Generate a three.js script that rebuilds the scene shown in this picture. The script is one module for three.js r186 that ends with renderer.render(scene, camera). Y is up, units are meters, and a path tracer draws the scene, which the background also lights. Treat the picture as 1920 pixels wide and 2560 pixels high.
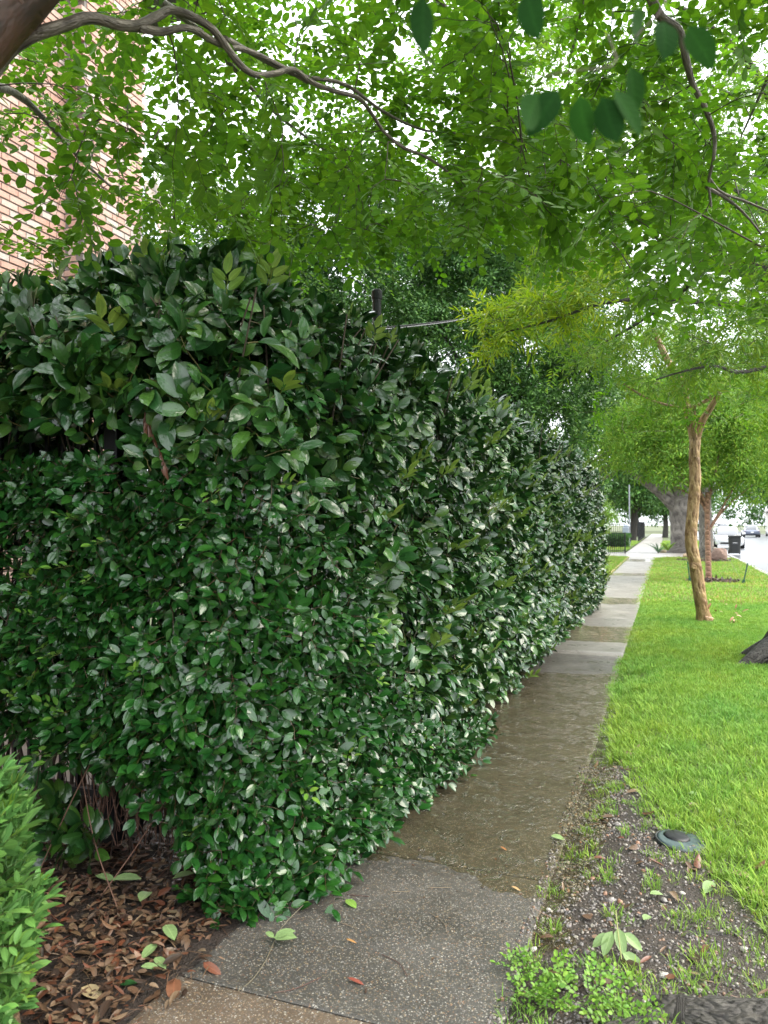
import * as THREE from 'three';
import { mergeGeometries } from 'three/addons/utils/BufferGeometryUtils.js';
import { ImprovedNoise } from 'three/addons/math/ImprovedNoise.js';
import { RoundedBoxGeometry } from 'three/addons/geometries/RoundedBoxGeometry.js';

// ---------------------------------------------------------------- camera, sky, sun, exposure
// World: the pavement runs along -z, its right edge near x = -0.52; the camera stands at the origin, 1.7 m up, turned 20.4 degrees to the left.
const scene = new THREE.Scene();
const camera = new THREE.PerspectiveCamera(68, 0.75, 0.05, 900);
camera.position.set(0, 1.7, 0);
camera.rotation.order = 'YXZ';
camera.rotation.set(THREE.MathUtils.degToRad(0.845), THREE.MathUtils.degToRad(20.43), 0);
camera.focus = 4.6;
camera.userData.fStop = 4.2;
scene.add(camera);

const renderer = new THREE.WebGLRenderer({ antialias: true });
renderer.toneMapping = THREE.LinearToneMapping;
renderer.toneMappingExposure = 4.4;
renderer.shadowMap.enabled = true;

const N = new ImprovedNoise();
const noise = (x, y = 0, z = 0) => N.noise(x, y, z);
const fbm = (x, y = 0, z = 0) => noise(x, y, z) * 0.55 + noise(x * 2.1 + 7, y * 2.1, z * 2.1) * 0.28 + noise(x * 4.3 + 3, y * 4.3, z * 4.3) * 0.17;

{ // even overcast: three times brighter overhead than at the horizon, faint cloud mottling
  const W = 256, H = 128, d = new Float32Array(W * H * 4);
  for (let j = 0; j < H; j++) for (let i = 0; i < W; i++) {
    const el = (j + 0.5) / H * Math.PI - Math.PI / 2, az = i / W * Math.PI * 2, s = Math.sin(el);
    let L = s > 0 ? 0.62 + 0.55 * s : 0.42;
    const c = Math.cos(el);
    L *= 1 + 0.1 * fbm(Math.cos(az) * c * 2.2, s * 2.2, Math.sin(az) * c * 2.2);
    const k = (j * W + i) * 4;
    d[k] = L * 0.965; d[k + 1] = L * 1.0; d[k + 2] = L * 1.05; d[k + 3] = 1;
  }
  const sky = new THREE.DataTexture(d, W, H, THREE.RGBAFormat, THREE.FloatType);
  sky.mapping = THREE.EquirectangularReflectionMapping;
  sky.magFilter = sky.minFilter = THREE.LinearFilter; sky.needsUpdate = true;
  scene.background = sky; scene.environment = sky;
}
const sun = new THREE.DirectionalLight(0xfff3e2, 1.4);
sun.position.set(30, 34, -14); sun.target.position.set(0, 0, -8);
sun.castShadow = true; sun.shadow.radius = 85; sun.shadow.mapSize.set(2048, 2048);
Object.assign(sun.shadow.camera, { left: -40, right: 40, top: 40, bottom: -40, near: 1, far: 120 });
scene.add(sun, sun.target);

// ---------------------------------------------------------------- helpers
const V = (x, y, z) => new THREE.Vector3(x, y, z);
function RNG(a) { return () => { a |= 0; a = a + 0x6D2B79F5 | 0; let t = Math.imul(a ^ a >>> 15, 1 | a); t = t + Math.imul(t ^ t >>> 7, 61 | t) ^ t; return ((t ^ t >>> 14) >>> 0) / 4294967296; }; }
const lerp = (a, b, t) => a + (b - a) * t, clamp = (x, a = 0, b = 1) => Math.min(b, Math.max(a, x));
const smooth = (a, b, x) => { const t = clamp((x - a) / (b - a)); return t * t * (3 - 2 * t); };
const table = (rows, x) => { // piecewise linear, rows sorted by key
  if (x <= rows[0][0]) return rows[0][1];
  for (let i = 1; i < rows.length; i++) if (x <= rows[i][0]) return lerp(rows[i - 1][1], rows[i][1], (x - rows[i - 1][0]) / (rows[i][0] - rows[i - 1][0]));
  return rows[rows.length - 1][1];
};
const taken = {};
function numbered(name) { const n = taken[name] = (taken[name] ?? -1) + 1; return n ? `${name}_${String(n).padStart(3, '0')}` : name; }
function tag(o, label, category, group, kind) {
  if (label) o.userData.label = label;
  if (category) o.userData.category = category;
  if (group) o.userData.group = group;
  if (kind) o.userData.kind = kind;
  return o;
}
function thing(name, base, label, category, group, kind) { const g = new THREE.Group(); g.name = numbered(name); g.position.copy(base); scene.add(g); return tag(g, label, category, group, kind); }
function one(name, geo, mat, base, label, category, group, kind) { const m = new THREE.Mesh(geo, mat); m.name = numbered(name); if (base) m.position.copy(base); scene.add(m); return tag(m, label, category, group, kind); }
const rootOf = (o) => { const p = V(0, 0, 0); while (o && o !== scene) { p.add(o.position); o = o.parent; } return p; };
// a part whose geometry is given in world coordinates
function part(parent, name, geo, mat, kind) { const m = new THREE.Mesh(geo, mat); m.name = name; m.position.copy(rootOf(parent)).negate(); parent.add(m); if (kind) m.userData.kind = kind; return m; }
function partAt(parent, name, geo, mat, matrix) { const m = new THREE.Mesh(geo, mat); m.name = name; matrix.decompose(m.position, m.quaternion, m.scale); m.position.sub(rootOf(parent)); parent.add(m); return m; }
function copies(parent, name, geo, mat, list, kind = 'stuff') { // list: [Matrix4, Color]
  const m = new THREE.InstancedMesh(geo, mat, list.length); m.name = name;
  const off = parent === scene ? V(0, 0, 0) : rootOf(parent), M = new THREE.Matrix4();
  list.forEach(([a, c], i) => { M.copy(a); M.elements[12] -= off.x; M.elements[13] -= off.y; M.elements[14] -= off.z; m.setMatrixAt(i, M); m.setColorAt(i, c ?? WHITE); });
  m.userData.kind = kind; parent.add(m); return m;
}
const WHITE = new THREE.Color(1, 1, 1);
const C = (r, g, b) => new THREE.Color().setRGB(r, g, b);

class MB { // collects geometry with vertex colours
  constructor() { this.p = []; this.n = []; this.c = []; this.u = []; this.i = []; }
  geo(g, M, col = WHITE) {
    const b = this.p.length / 3, P = g.attributes.position, Nn = g.attributes.normal, U = g.attributes.uv, K = g.attributes.color, nm = new THREE.Matrix3().getNormalMatrix(M), v = V(0, 0, 0);
    for (let k = 0; k < P.count; k++) {
      v.fromBufferAttribute(P, k).applyMatrix4(M); this.p.push(v.x, v.y, v.z);
      v.fromBufferAttribute(Nn, k).applyMatrix3(nm).normalize(); this.n.push(v.x, v.y, v.z);
      this.u.push(U ? U.getX(k) : 0.3, U ? U.getY(k) : 0.5);
      const s = K ? [K.getX(k), K.getY(k), K.getZ(k)] : [1, 1, 1]; this.c.push(col.r * s[0], col.g * s[1], col.b * s[2]);
    }
    if (g.index) for (let k = 0; k < g.index.count; k++) this.i.push(b + g.index.getX(k)); else for (let k = 0; k < P.count; k++) this.i.push(b + k);
    return this;
  }
  tube(pts, radii, sides = 6, col = WHITE, caps = true, wob = 0, uv) {
    const n = pts.length, b = this.p.length / 3, prev = V(0, 0, 0); let len = 0;
    let ref = Math.abs(pts[1].clone().sub(pts[0]).normalize().y) > 0.9 ? V(1, 0, 0) : V(0, 1, 0);
    for (let k = 0; k < n; k++) {
      const t = pts[Math.min(k + 1, n - 1)].clone().sub(pts[Math.max(k - 1, 0)]).normalize();
      const x = ref.clone().addScaledVector(t, -ref.dot(t)).normalize(), y = t.clone().cross(x); ref = x;
      if (k) len += pts[k].distanceTo(prev); prev.copy(pts[k]);
      const r = Array.isArray(radii) ? radii[k] : radii;
      for (let s = 0; s <= sides; s++) {
        const a = s / sides * Math.PI * 2, d = x.clone().multiplyScalar(Math.cos(a)).addScaledVector(y, Math.sin(a));
        const rr = r * (wob ? 1 + wob * fbm(Math.cos(a) * 1.6 + 5, Math.sin(a) * 1.6, len * (0.6 / Math.max(r, 0.02)) * 0.25) * 1.6 : 1);
        const q = pts[k].clone().addScaledVector(d, rr);
        this.p.push(q.x, q.y, q.z); this.n.push(d.x, d.y, d.z); this.c.push(col.r, col.g, col.b);
        if (uv) this.u.push(s / sides * Math.max(1, Math.round(r * 6.28 / uv)), len / uv); else this.u.push(0.3, 0.5);
      }
    }
    for (let k = 0; k < n - 1; k++) for (let s = 0; s < sides; s++) { const a = b + k * (sides + 1) + s, c = a + sides + 1; this.i.push(a, a + 1, c, a + 1, c + 1, c); }
    if (caps) for (const k of [0, n - 1]) {
      const m = this.p.length / 3, q = pts[k]; this.p.push(q.x, q.y, q.z); const t = pts[k ? n - 1 : 1].clone().sub(pts[k ? n - 2 : 0]).normalize().multiplyScalar(k ? 1 : -1);
      this.n.push(t.x, t.y, t.z); this.c.push(col.r, col.g, col.b); this.u.push(0.3, 0.5);
      for (let s = 0; s < sides; s++) { const a = b + k * (sides + 1) + s; k ? this.i.push(a, a + 1, m) : this.i.push(a + 1, a, m); }
    }
    return this;
  }
  done(off) {
    const g = new THREE.BufferGeometry();
    g.setAttribute('position', new THREE.Float32BufferAttribute(this.p, 3)); g.setAttribute('normal', new THREE.Float32BufferAttribute(this.n, 3));
    g.setAttribute('color', new THREE.Float32BufferAttribute(this.c, 3)); g.setAttribute('uv', new THREE.Float32BufferAttribute(this.u, 2)); g.setIndex(this.i);
    return g;
  }
}
const I4 = new THREE.Matrix4();
function frame(pos, dir, hint, s = 1) { // z axis along dir, y axis near hint
  const z = dir.clone().normalize(), x = hint.clone().cross(z); if (x.lengthSq() < 1e-6) x.set(1, 0, 0).cross(z); x.normalize();
  const y = z.clone().cross(x);
  return new THREE.Matrix4().makeBasis(x.multiplyScalar(s), y.multiplyScalar(s), z.multiplyScalar(s)).setPosition(pos);
}
const curve = (pts, n) => new THREE.CatmullRomCurve3(pts.map((p) => p.isVector3 ? p : V(...p)), false, 'centripetal').getPoints(n);
const taper = (a, b, n, e = 1) => Array.from({ length: n }, (_, k) => lerp(a, b, (k / (n - 1)) ** e));
const rv = (r) => V(r() * 2 - 1, r() * 2 - 1, r() * 2 - 1);
function grid(x0, x1, nx, z0, z1, nz, yf, colf, uvS = 1) { // height field seen from above, z0 > z1
  const p = [], c = [], u = [], ix = [];
  for (let j = 0; j <= nz; j++) for (let i = 0; i <= nx; i++) {
    const x = lerp(x0, x1, i / nx), z = lerp(z0, z1, j / nz);
    p.push(x, yf(x, z), z); u.push(x / uvS, -z / uvS); const k = colf ? colf(x, z) : WHITE; c.push(k.r, k.g, k.b);
    if (i < nx && j < nz) { const a = j * (nx + 1) + i, b = a + nx + 1; ix.push(a, a + 1, b, a + 1, b + 1, b); }
  }
  const g = new THREE.BufferGeometry();
  g.setAttribute('position', new THREE.Float32BufferAttribute(p, 3)); g.setAttribute('color', new THREE.Float32BufferAttribute(c, 3)); g.setAttribute('uv', new THREE.Float32BufferAttribute(u, 2));
  g.setIndex(ix); g.computeVertexNormals(); return g;
}
function tex(size, fn, { srgb = false, h = size, repeat } = {}) { // fn(u, v, i, j) -> [r, g, b] 0..1
  const d = new Uint8Array(size * h * 4);
  for (let j = 0; j < h; j++) for (let i = 0; i < size; i++) { const q = fn(i / size, j / h, i, j), k = (j * size + i) * 4; d[k] = clamp(q[0]) * 255; d[k + 1] = clamp(q[1]) * 255; d[k + 2] = clamp(q[2]) * 255; d[k + 3] = 255; }
  const t = new THREE.DataTexture(d, size, h, THREE.RGBAFormat); t.wrapS = t.wrapT = THREE.RepeatWrapping; t.magFilter = THREE.LinearFilter; t.minFilter = THREE.LinearMipmapLinearFilter; t.generateMipmaps = true;
  if (srgb) t.colorSpace = THREE.SRGBColorSpace; if (repeat) t.repeat.set(...repeat); t.needsUpdate = true; return t;
}
// tiling noise on a torus-like blend
const tn = (u, v, f, s = 0) => { const a = (x, y) => noise(x * f + s, y * f + s * 1.7, s), wu = u, wv = v; return lerp(lerp(a(u, v), a(u - 1, v), wu), lerp(a(u, v - 1), a(u - 1, v - 1), wu), wv) * 1.35; };
const std = (o) => new THREE.MeshStandardMaterial(o), phy = (o) => new THREE.MeshPhysicalMaterial(o);

// ---------------------------------------------------------------- materials
const leafTex = tex(64, (u, v) => { // across, along: paler midrib and side veins, faint mottling
  const m = Math.abs(u - 0.5) * 2, rib = Math.exp(-((m / 0.07) ** 2)), vein = Math.exp(-(((((v * 7 - m * 1.3) % 1 + 1) % 1 - 0.5) / 0.09) ** 2)) * (1 - m) * 0.35;
  const b = 0.74 + 0.07 * noise(u * 6, v * 9, 2) + rib * 0.26 + vein * 0.2; return [b * (0.97 + rib * 0.05), b, b * 0.93];
}, { h: 128 });
const leafBump = tex(64, (u, v) => { const m = Math.abs(u - 0.5) * 2, vein = Math.exp(-(((((v * 7 - m * 1.3) % 1 + 1) % 1 - 0.5) / 0.16) ** 2)); const b = 0.6 - 0.35 * Math.exp(-((m / 0.1) ** 2)) - 0.25 * vein + 0.1 * noise(u * 9, v * 14, 5); return [b, b, b]; }, { h: 128 });
const leafMat = (o) => phy({ vertexColors: true, side: THREE.DoubleSide, map: leafTex, thickness: 0, specularIntensity: 0.3, ...o });
const M = {};
M.hedge = leafMat({ specularIntensity: 0.6, roughness: 0.36, bumpMap: leafBump, bumpScale: 0.0014, clearcoat: 0.75, clearcoatRoughness: 0.07 });
M.vine = leafMat({ specularIntensity: 0.55, roughness: 0.36, bumpMap: leafBump, bumpScale: 0.001, clearcoat: 0.75, clearcoatRoughness: 0.06 });
M.azalea = leafMat({ roughness: 0.85, transmission: 0.25, clearcoat: 0.5, clearcoatRoughness: 0.3 });
M.canopy = leafMat({ roughness: 0.95, transmission: 0.58, clearcoat: 0.1, clearcoatRoughness: 0.35 });
M.nearLeaf = leafMat({ roughness: 0.95, transmission: 0.5, specularIntensity: 0.1, bumpMap: leafBump, bumpScale: 0.001 });
M.crown = leafMat({ roughness: 0.8, transmission: 0.35, clearcoat: 0.25, clearcoatRoughness: 0.35 });
M.airy = leafMat({ roughness: 0.92, transmission: 0.5, clearcoat: 0.15, clearcoatRoughness: 0.4 });
M.grass = phy({ specularIntensity: 0.35, vertexColors: true, side: THREE.DoubleSide, roughness: 0.85, transmission: 0.4, clearcoat: 0.1, clearcoatRoughness: 0.35, thickness: 0 });
M.dry = phy({ vertexColors: true, side: THREE.DoubleSide, roughness: 0.5, map: leafTex, clearcoat: 0.35, clearcoatRoughness: 0.3 });
M.twig = std({ vertexColors: true, roughness: 0.7 });
const barkT = (fx, fy, seed, lo, hi) => tex(256, (u, v) => { const a = tn(u, v, 1, seed), r = tn((u * fx) % 1, (v * fy) % 1, 4, seed + 3), q = tn((u * fx * 2) % 1, (v * fy * 2) % 1, 8, seed + 9); const k = clamp(0.5 + r * 0.75 + q * 0.4 + a * 0.3); return lo.map((x, i) => lerp(x, hi[i], k)); });
const barkB = (fx, fy, seed) => tex(256, (u, v) => { const r = Math.abs(tn((u * fx) % 1, (v * fy) % 1, 4, seed + 3)), q = tn((u * fx * 2) % 1, (v * fy * 2) % 1, 8, seed + 9); const k = clamp(r * 1.6 + q * 0.3 + 0.2); return [k, k, k]; });
M.oakBark = std({ map: barkT(2, 1, 11, [0.014, 0.012, 0.011], [0.075, 0.07, 0.06]), bumpMap: barkB(2, 1, 11), bumpScale: 0.025, roughness: 0.75 });
M.greyBark = std({ map: barkT(2, 1, 21, [0.07, 0.06, 0.055], [0.26, 0.235, 0.21]), bumpMap: barkB(2, 1, 21), bumpScale: 0.03, roughness: 0.85 });
M.myrtleBark = std({ map: barkT(3, 1, 31, [0.12, 0.055, 0.018], [0.46, 0.32, 0.15]), bumpMap: barkB(3, 1, 31), bumpScale: 0.014, roughness: 0.55 });
M.redBark = std({ map: barkT(2, 1, 41, [0.022, 0.009, 0.006], [0.085, 0.036, 0.022]), bumpMap: barkB(2, 1, 41), bumpScale: 0.004, roughness: 0.42 });
M.limbBark = std({ map: barkT(2, 1, 51, [0.035, 0.025, 0.019], [0.19, 0.16, 0.13]), bumpMap: barkB(2, 1, 51), bumpScale: 0.004, roughness: 0.5 });
M.flakeBark = std({ map: barkT(1, 2, 61, [0.1, 0.05, 0.03], [0.4, 0.23, 0.15]), bumpMap: barkB(1, 2, 61), bumpScale: 0.02, roughness: 0.75 });
M.black = std({ color: C(0.012, 0.013, 0.016), roughness: 0.45, metalness: 0.2 });

// wet exposed-aggregate concrete
function speckle(seed, n, size, base, chips) {
  const r = RNG(seed), a = new Float32Array(size * size * 3);
  for (let j = 0; j < size; j++) for (let i = 0; i < size; i++) {
    const u = i / size, v = j / size, m = 1 + 0.38 * tn(u, v, 2, seed) + 0.25 * tn(u, v, 6, seed + 2) + 0.24 * (r() - 0.5), k = (j * size + i) * 3;
    for (let q = 0; q < 3; q++) a[k + q] = base[q] * m;
  }
  for (let c = 0; c < n; c++) {
    const x = r() * size, y = r() * size, rad = 0.5 + r() ** 3 * 2.6, e = 0.6 + r() * 0.8, col = chips[Math.floor(r() * chips.length)], f = 0.4 + r() * 0.55;
    for (let dy = -4; dy <= 4; dy++) for (let dx = -4; dx <= 4; dx++) {
      const q = Math.hypot(dx * e, dy / e) / rad; if (q > 1) continue;
      const k = (((Math.round(y) + dy + size) % size) * size + (Math.round(x) + dx + size) % size) * 3;
      for (let w = 0; w < 3; w++) a[k + w] = col[w] * f;
    }
  }
  return tex(size, (u, v, i, j) => { const k = (j * size + i) * 3; return [a[k], a[k + 1], a[k + 2]]; });
}
const chipsGrey = [[0.42, 0.4, 0.36], [0.5, 0.48, 0.42], [0.3, 0.26, 0.2], [0.36, 0.28, 0.17], [0.05, 0.05, 0.05], [0.22, 0.21, 0.2], [0.27, 0.16, 0.1]];
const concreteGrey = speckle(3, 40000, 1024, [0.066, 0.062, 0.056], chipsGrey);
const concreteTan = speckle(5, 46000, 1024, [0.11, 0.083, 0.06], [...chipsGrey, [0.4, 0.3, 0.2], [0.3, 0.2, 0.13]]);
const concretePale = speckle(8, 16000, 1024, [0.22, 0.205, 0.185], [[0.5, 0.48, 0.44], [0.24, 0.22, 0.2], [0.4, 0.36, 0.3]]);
const roughWet = tex(512, (u, v) => { const k = clamp(0.52 + 0.42 * tn(u, v, 4, 77) + 0.2 * tn(u, v, 14, 78)); return [k, k, k]; });
const grainB = tex(512, (u, v) => { const k = 0.5 + 0.35 * tn(u, v, 60, 4) + 0.25 * tn(u, v, 24, 6); return [k, k, k]; });
M.slabGrey = phy({ map: concreteGrey, roughnessMap: roughWet, roughness: 0.85, bumpMap: grainB, bumpScale: 0.0015, clearcoat: 0.35, clearcoatRoughness: 0.35 });
M.slabTan = phy({ map: concreteTan, roughnessMap: roughWet, roughness: 1, bumpMap: grainB, bumpScale: 0.002, clearcoat: 0.2, clearcoatRoughness: 0.4 });
M.slabPale = phy({ map: concretePale, roughnessMap: roughWet, roughness: 0.8, bumpMap: grainB, bumpScale: 0.001, clearcoat: 0.4, clearcoatRoughness: 0.3 });
const soilT = tex(512, (u, v) => { const k = 0.6 + 0.35 * tn(u, v, 5, 90) + 0.4 * tn(u, v, 30, 92) + 0.35 * tn(u, v, 70, 93); return [k, k, k]; });
M.soil = phy({ vertexColors: true, map: soilT, bumpMap: soilT, bumpScale: 0.012, roughness: 0.75, clearcoat: 0.25, clearcoatRoughness: 0.4 });
const asphaltT = tex(512, (u, v) => { const k = 0.7 + 0.25 * tn(u, v, 6, 101) + 0.3 * tn(u, v, 70, 102); return [k, k, k]; });
M.asphalt = phy({ color: C(0.085, 0.09, 0.1), map: asphaltT, bumpMap: asphaltT, bumpScale: 0.004, roughness: 0.42, clearcoat: 0.6, clearcoatRoughness: 0.2 });
const ripple = (() => { // rain rings and small wind ripples
  const r = RNG(44), rings = Array.from({ length: 64 }, () => [r(), r(), 0.012 + r() * 0.045, 0.4 + r() * 0.6]);
  return tex(512, (u, v) => {
    let h = 0.5 + 0.14 * tn(u, v, 7, 120) + 0.15 * tn(u, v, 22, 121) + 0.06 * tn(u, v, 48, 122);
    for (const [x, y, R, a] of rings) { let dx = Math.abs(u - x), dy = Math.abs(v - y); dx = Math.min(dx, 1 - dx); dy = Math.min(dy, 1 - dy); const q = Math.hypot(dx, dy); if (q < R * 1.3) h += a * 0.26 * Math.sin((q - R) * 330) * Math.exp(-(((q - R) / 0.012) ** 2)); }
    return [h, h, h];
  });
})();
M.water = phy({ color: C(0.9, 0.86, 0.74), transmission: 1, thickness: 0, roughness: 0.0, ior: 1.33, bumpMap: ripple, bumpScale: 0.022, side: THREE.DoubleSide });

// ---------------------------------------------------------------- leaves and sprigs
function leafGeo(L, W, { a = 0.6, b = 0.75, fold = 0.25, curl = 0.2, nL = 5, twist = 0 } = {}) { // base at origin, along +z, upper side +y
  const p = [0, 0, 0], u = [0.5, 0], ix = [], peak = a / (a + b), nrm = peak ** a * (1 - peak) ** b;
  for (let k = 1; k < nL; k++) {
    const s = k / nL, w = W / 2 * (s ** a * (1 - s) ** b) / nrm, z = L * s * (1 - 0.12 * curl * s), y = -curl * L * s * s;
    for (const t of [-1, 0, 1]) { p.push(t * w * Math.cos(fold) + twist * L * s * s, y + Math.abs(t) * w * Math.sin(fold), z); u.push(0.5 + t * 0.48, s); }
  }
  p.push(twist * L, -curl * L, L * (1 - 0.12 * curl)); u.push(0.5, 1);
  ix.push(0, 1, 2, 0, 2, 3);
  for (let k = 0; k < nL - 2; k++) for (const t of [0, 1]) { const A = 1 + k * 3 + t, B = A + 3; ix.push(A, B, A + 1, A + 1, B, B + 1); }
  const e = 1 + (nL - 2) * 3, T = p.length / 3 - 1; ix.push(e, T, e + 1, e + 1, T, e + 2);
  const g = new THREE.BufferGeometry(); g.setAttribute('position', new THREE.Float32BufferAttribute(p, 3)); g.setAttribute('uv', new THREE.Float32BufferAttribute(u, 2)); g.setIndex(ix);
  // face +y
  g.computeVertexNormals(); if (g.attributes.normal.getY(2) < 0) { for (let k = 0; k < ix.length; k += 3) [ix[k], ix[k + 1]] = [ix[k + 1], ix[k]]; g.setIndex(ix); g.computeVertexNormals(); }
  return g;
}
const tinted = (g, c) => { const q = g.clone(), a = new Float32Array(g.attributes.position.count * 3); for (let k = 0; k < a.length; k += 3) { a[k] = c.r; a[k + 1] = c.g; a[k + 2] = c.b; } q.setAttribute('color', new THREE.BufferAttribute(a, 3)); return q; };
// kit: leaf shapes x tints; sprig: leaves on a stem. leaf positions kept so that single leaves can be set out one by one
function makeKit(shapes, tints) { const out = []; for (const s of shapes) for (const t of tints) out.push(tinted(s, t)); return out; }
function sprig(kit, r, { stem = 0.15, pairs = 4, spread = 0.9, lift = 0.15, petiole = 0.01, terminal = 1, stemR = 0.0016, stemCol = C(0.12, 0.09, 0.04), whorl = 0.35, droop = 0.15, alternate = false, jitter = 0.25, size = [0.75, 1.1] }) {
  const leaves = [], pts = []; for (let k = 0; k <= 4; k++) { const s = k / 4; pts.push(V((r() - 0.5) * 0.08 * stem * k, -droop * stem * s * s, stem * s)); }
  const at = (s) => { const q = s * 4, k = Math.min(3, Math.floor(q)); return pts[k].clone().lerp(pts[k + 1], q - k); };
  const put = (s, dir, up) => { const sc = lerp(size[0], size[1], r()); leaves.push([frame(at(s).addScaledVector(dir, petiole), dir.clone().addScaledVector(rv(r), jitter * 0.5).normalize(), up.clone().addScaledVector(rv(r), jitter), sc), Math.floor(r() * kit.length)]); };
  for (let k = 0; k < pairs; k++) {
    const s0 = (k + 0.6) / (pairs + 0.3);
    for (const side of [-1, 1]) {
      const s = clamp(s0 + (alternate ? side * 0.25 / pairs : 0) + (r() - 0.5) * 0.05), roll = (r() - 0.5) * whorl * 2 + (k % 2) * whorl * 1.2;
      const dir = V(side * Math.cos(roll) * spread, lift + Math.sin(roll) * side * spread * 0.8, 1 - spread * 0.55).normalize();
      put(s, dir, V(-side * 0.15, 1, -0.1));
    }
  }
  for (let k = 0; k < terminal; k++) put(1, V((r() - 0.5) * 0.7, lift + (r() - 0.3) * 0.3, 1).normalize(), V(0, 1, -0.2));
  const b = new MB(); b.tube(pts, taper(stemR, stemR * 0.5, 5), 3, stemCol, false);
  for (const [m, k] of leaves) b.geo(kit[k], m);
  const sb = new MB(); sb.tube(pts, taper(stemR, stemR * 0.5, 5), 3, stemCol, false);
  return { geo: b.done(), leaves, kit, stem: sb.done() };
}
// places: [[Matrix4, Color, variant]] ; the first `single` of them leaf by leaf
function setOut(parent, kind, sprigs, mat, places, single = 0, leafName = 'leaf', bulk = 'foliage') {
  const by = sprigs.map(() => []); let n = 0; const stems = new MB();
  places.forEach(([m, c, v]) => {
    const s = sprigs[v % sprigs.length];
    if (n + s.leaves.length <= single) { n += s.leaves.length; for (const [lm, k] of s.leaves) partAt(parent, leafName, s.kit[k], mat, m.clone().multiply(lm)); stems.geo(s.stem, m); } else by[v % sprigs.length].push([m, c]);
  });
  if (n) part(parent, 'stems', stems.done(), M.twig, 'stuff');
  by.forEach((l, k) => l.length && copies(parent, bulk, sprigs[k].geo, mat, l));
}
const vary = (r, a = 0.2) => { const k = 1 + (r() - 0.5) * 2 * a; return C(k * (1 + (r() - 0.5) * a), k, k * (1 + (r() - 0.5) * a)); };
const R0 = RNG(1001);
const kitVib = makeKit([leafGeo(0.12, 0.06, { curl: 0.3, fold: 0.3, a: 0.65, b: 0.6 }), leafGeo(0.135, 0.062, { curl: 0.42, fold: 0.22, twist: 0.06, a: 0.7, b: 0.62 }), leafGeo(0.105, 0.057, { curl: 0.2, fold: 0.35, a: 0.6, b: 0.55 })], [C(0.029, 0.108, 0.022), C(0.038, 0.13, 0.022), C(0.022, 0.082, 0.02), C(0.062, 0.155, 0.024)]);
const sprVib = Array.from({ length: 5 }, () => sprig(kitVib, R0, { stem: 0.14, pairs: 3, spread: 0.85, lift: 0.05, petiole: 0.02, terminal: 2, stemR: 0.003, whorl: 0.7, jitter: 0.4, stemCol: C(0.11, 0.1, 0.03) }));
const kitVibNew = makeKit([leafGeo(0.1, 0.044, { curl: 0.15, fold: 0.4 })], [C(0.24, 0.36, 0.05), C(0.2, 0.33, 0.05)]);
const sprVibNew = [sprig(kitVibNew, R0, { stem: 0.1, pairs: 2, terminal: 2, spread: 0.7, lift: 0.3, stemR: 0.003, stemCol: C(0.25, 0.3, 0.06) })];
const kitVine = makeKit([leafGeo(0.066, 0.033, { a: 0.75, b: 0.75, curl: 0.15, fold: 0.22 }), leafGeo(0.058, 0.031, { a: 0.7, b: 0.8, curl: 0.25, fold: 0.3 }), leafGeo(0.074, 0.035, { a: 0.7, b: 0.85, curl: 0.2, fold: 0.15 })], [C(0.02, 0.096, 0.015), C(0.03, 0.12, 0.015), C(0.013, 0.072, 0.013)]);
const sprVine = Array.from({ length: 5 }, () => sprig(kitVine, R0, { stem: 0.17, pairs: 4, spread: 0.95, lift: 0.12, petiole: 0.006, terminal: 2, stemR: 0.0016, whorl: 0.55, jitter: 0.45, stemCol: C(0.16, 0.09, 0.05) }));
const kitVineNew = makeKit([leafGeo(0.045, 0.024, { a: 0.75, b: 0.75, curl: 0.1 })], [C(0.16, 0.36, 0.04), C(0.22, 0.4, 0.05)]);
const sprVineNew = [sprig(kitVineNew, R0, { stem: 0.07, pairs: 2, terminal: 2, spread: 0.8, lift: 0.25, stemCol: C(0.2, 0.22, 0.06) })];
const kitAza = makeKit([leafGeo(0.056, 0.021, { a: 0.8, b: 0.75, curl: 0.12, fold: 0.25 }), leafGeo(0.066, 0.025, { a: 0.8, b: 0.75, curl: 0.2, fold: 0.3 })], [C(0.15, 0.34, 0.08), C(0.125, 0.3, 0.07), C(0.19, 0.39, 0.08)]);
const kitAzaTip = makeKit([leafGeo(0.036, 0.011, { a: 0.8, b: 0.7, curl: -0.05, fold: 0.5 })], [C(0.32, 0.5, 0.06), C(0.26, 0.46, 0.06)]);
const sprAza = Array.from({ length: 4 }, () => sprig([...kitAza], R0, { stem: 0.07, pairs: 4, spread: 0.9, lift: 0.35, terminal: 2, petiole: 0.003, stemR: 0.0012, whorl: 1.2, jitter: 0.35, stemCol: C(0.12, 0.1, 0.04) }));
const sprAzaTip = [sprig(kitAzaTip, R0, { stem: 0.03, pairs: 2, spread: 0.45, lift: 0.25, terminal: 2, petiole: 0.002, stemR: 0.001, whorl: 1.4, stemCol: C(0.25, 0.3, 0.06) })];
const kitMyr = makeKit([leafGeo(0.05, 0.031, { a: 0.62, b: 0.5, curl: 0.1, fold: 0.12, nL: 5 }), leafGeo(0.044, 0.028, { a: 0.6, b: 0.5, curl: 0.2, fold: 0.2, nL: 5 }), leafGeo(0.056, 0.033, { a: 0.65, b: 0.55, curl: 0.15, fold: 0.15, nL: 5 })], [C(0.13, 0.3, 0.012), C(0.105, 0.26, 0.012), C(0.16, 0.34, 0.014), C(0.12, 0.28, 0.012)]);
const sprMyr = Array.from({ length: 6 }, () => sprig(kitMyr, R0, { stem: 0.22, pairs: 5, spread: 0.9, lift: 0.02, petiole: 0.003, terminal: 1, stemR: 0.0013, whorl: 0.18, alternate: true, jitter: 0.32, droop: 0.2, stemCol: C(0.06, 0.04, 0.025) }));
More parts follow.
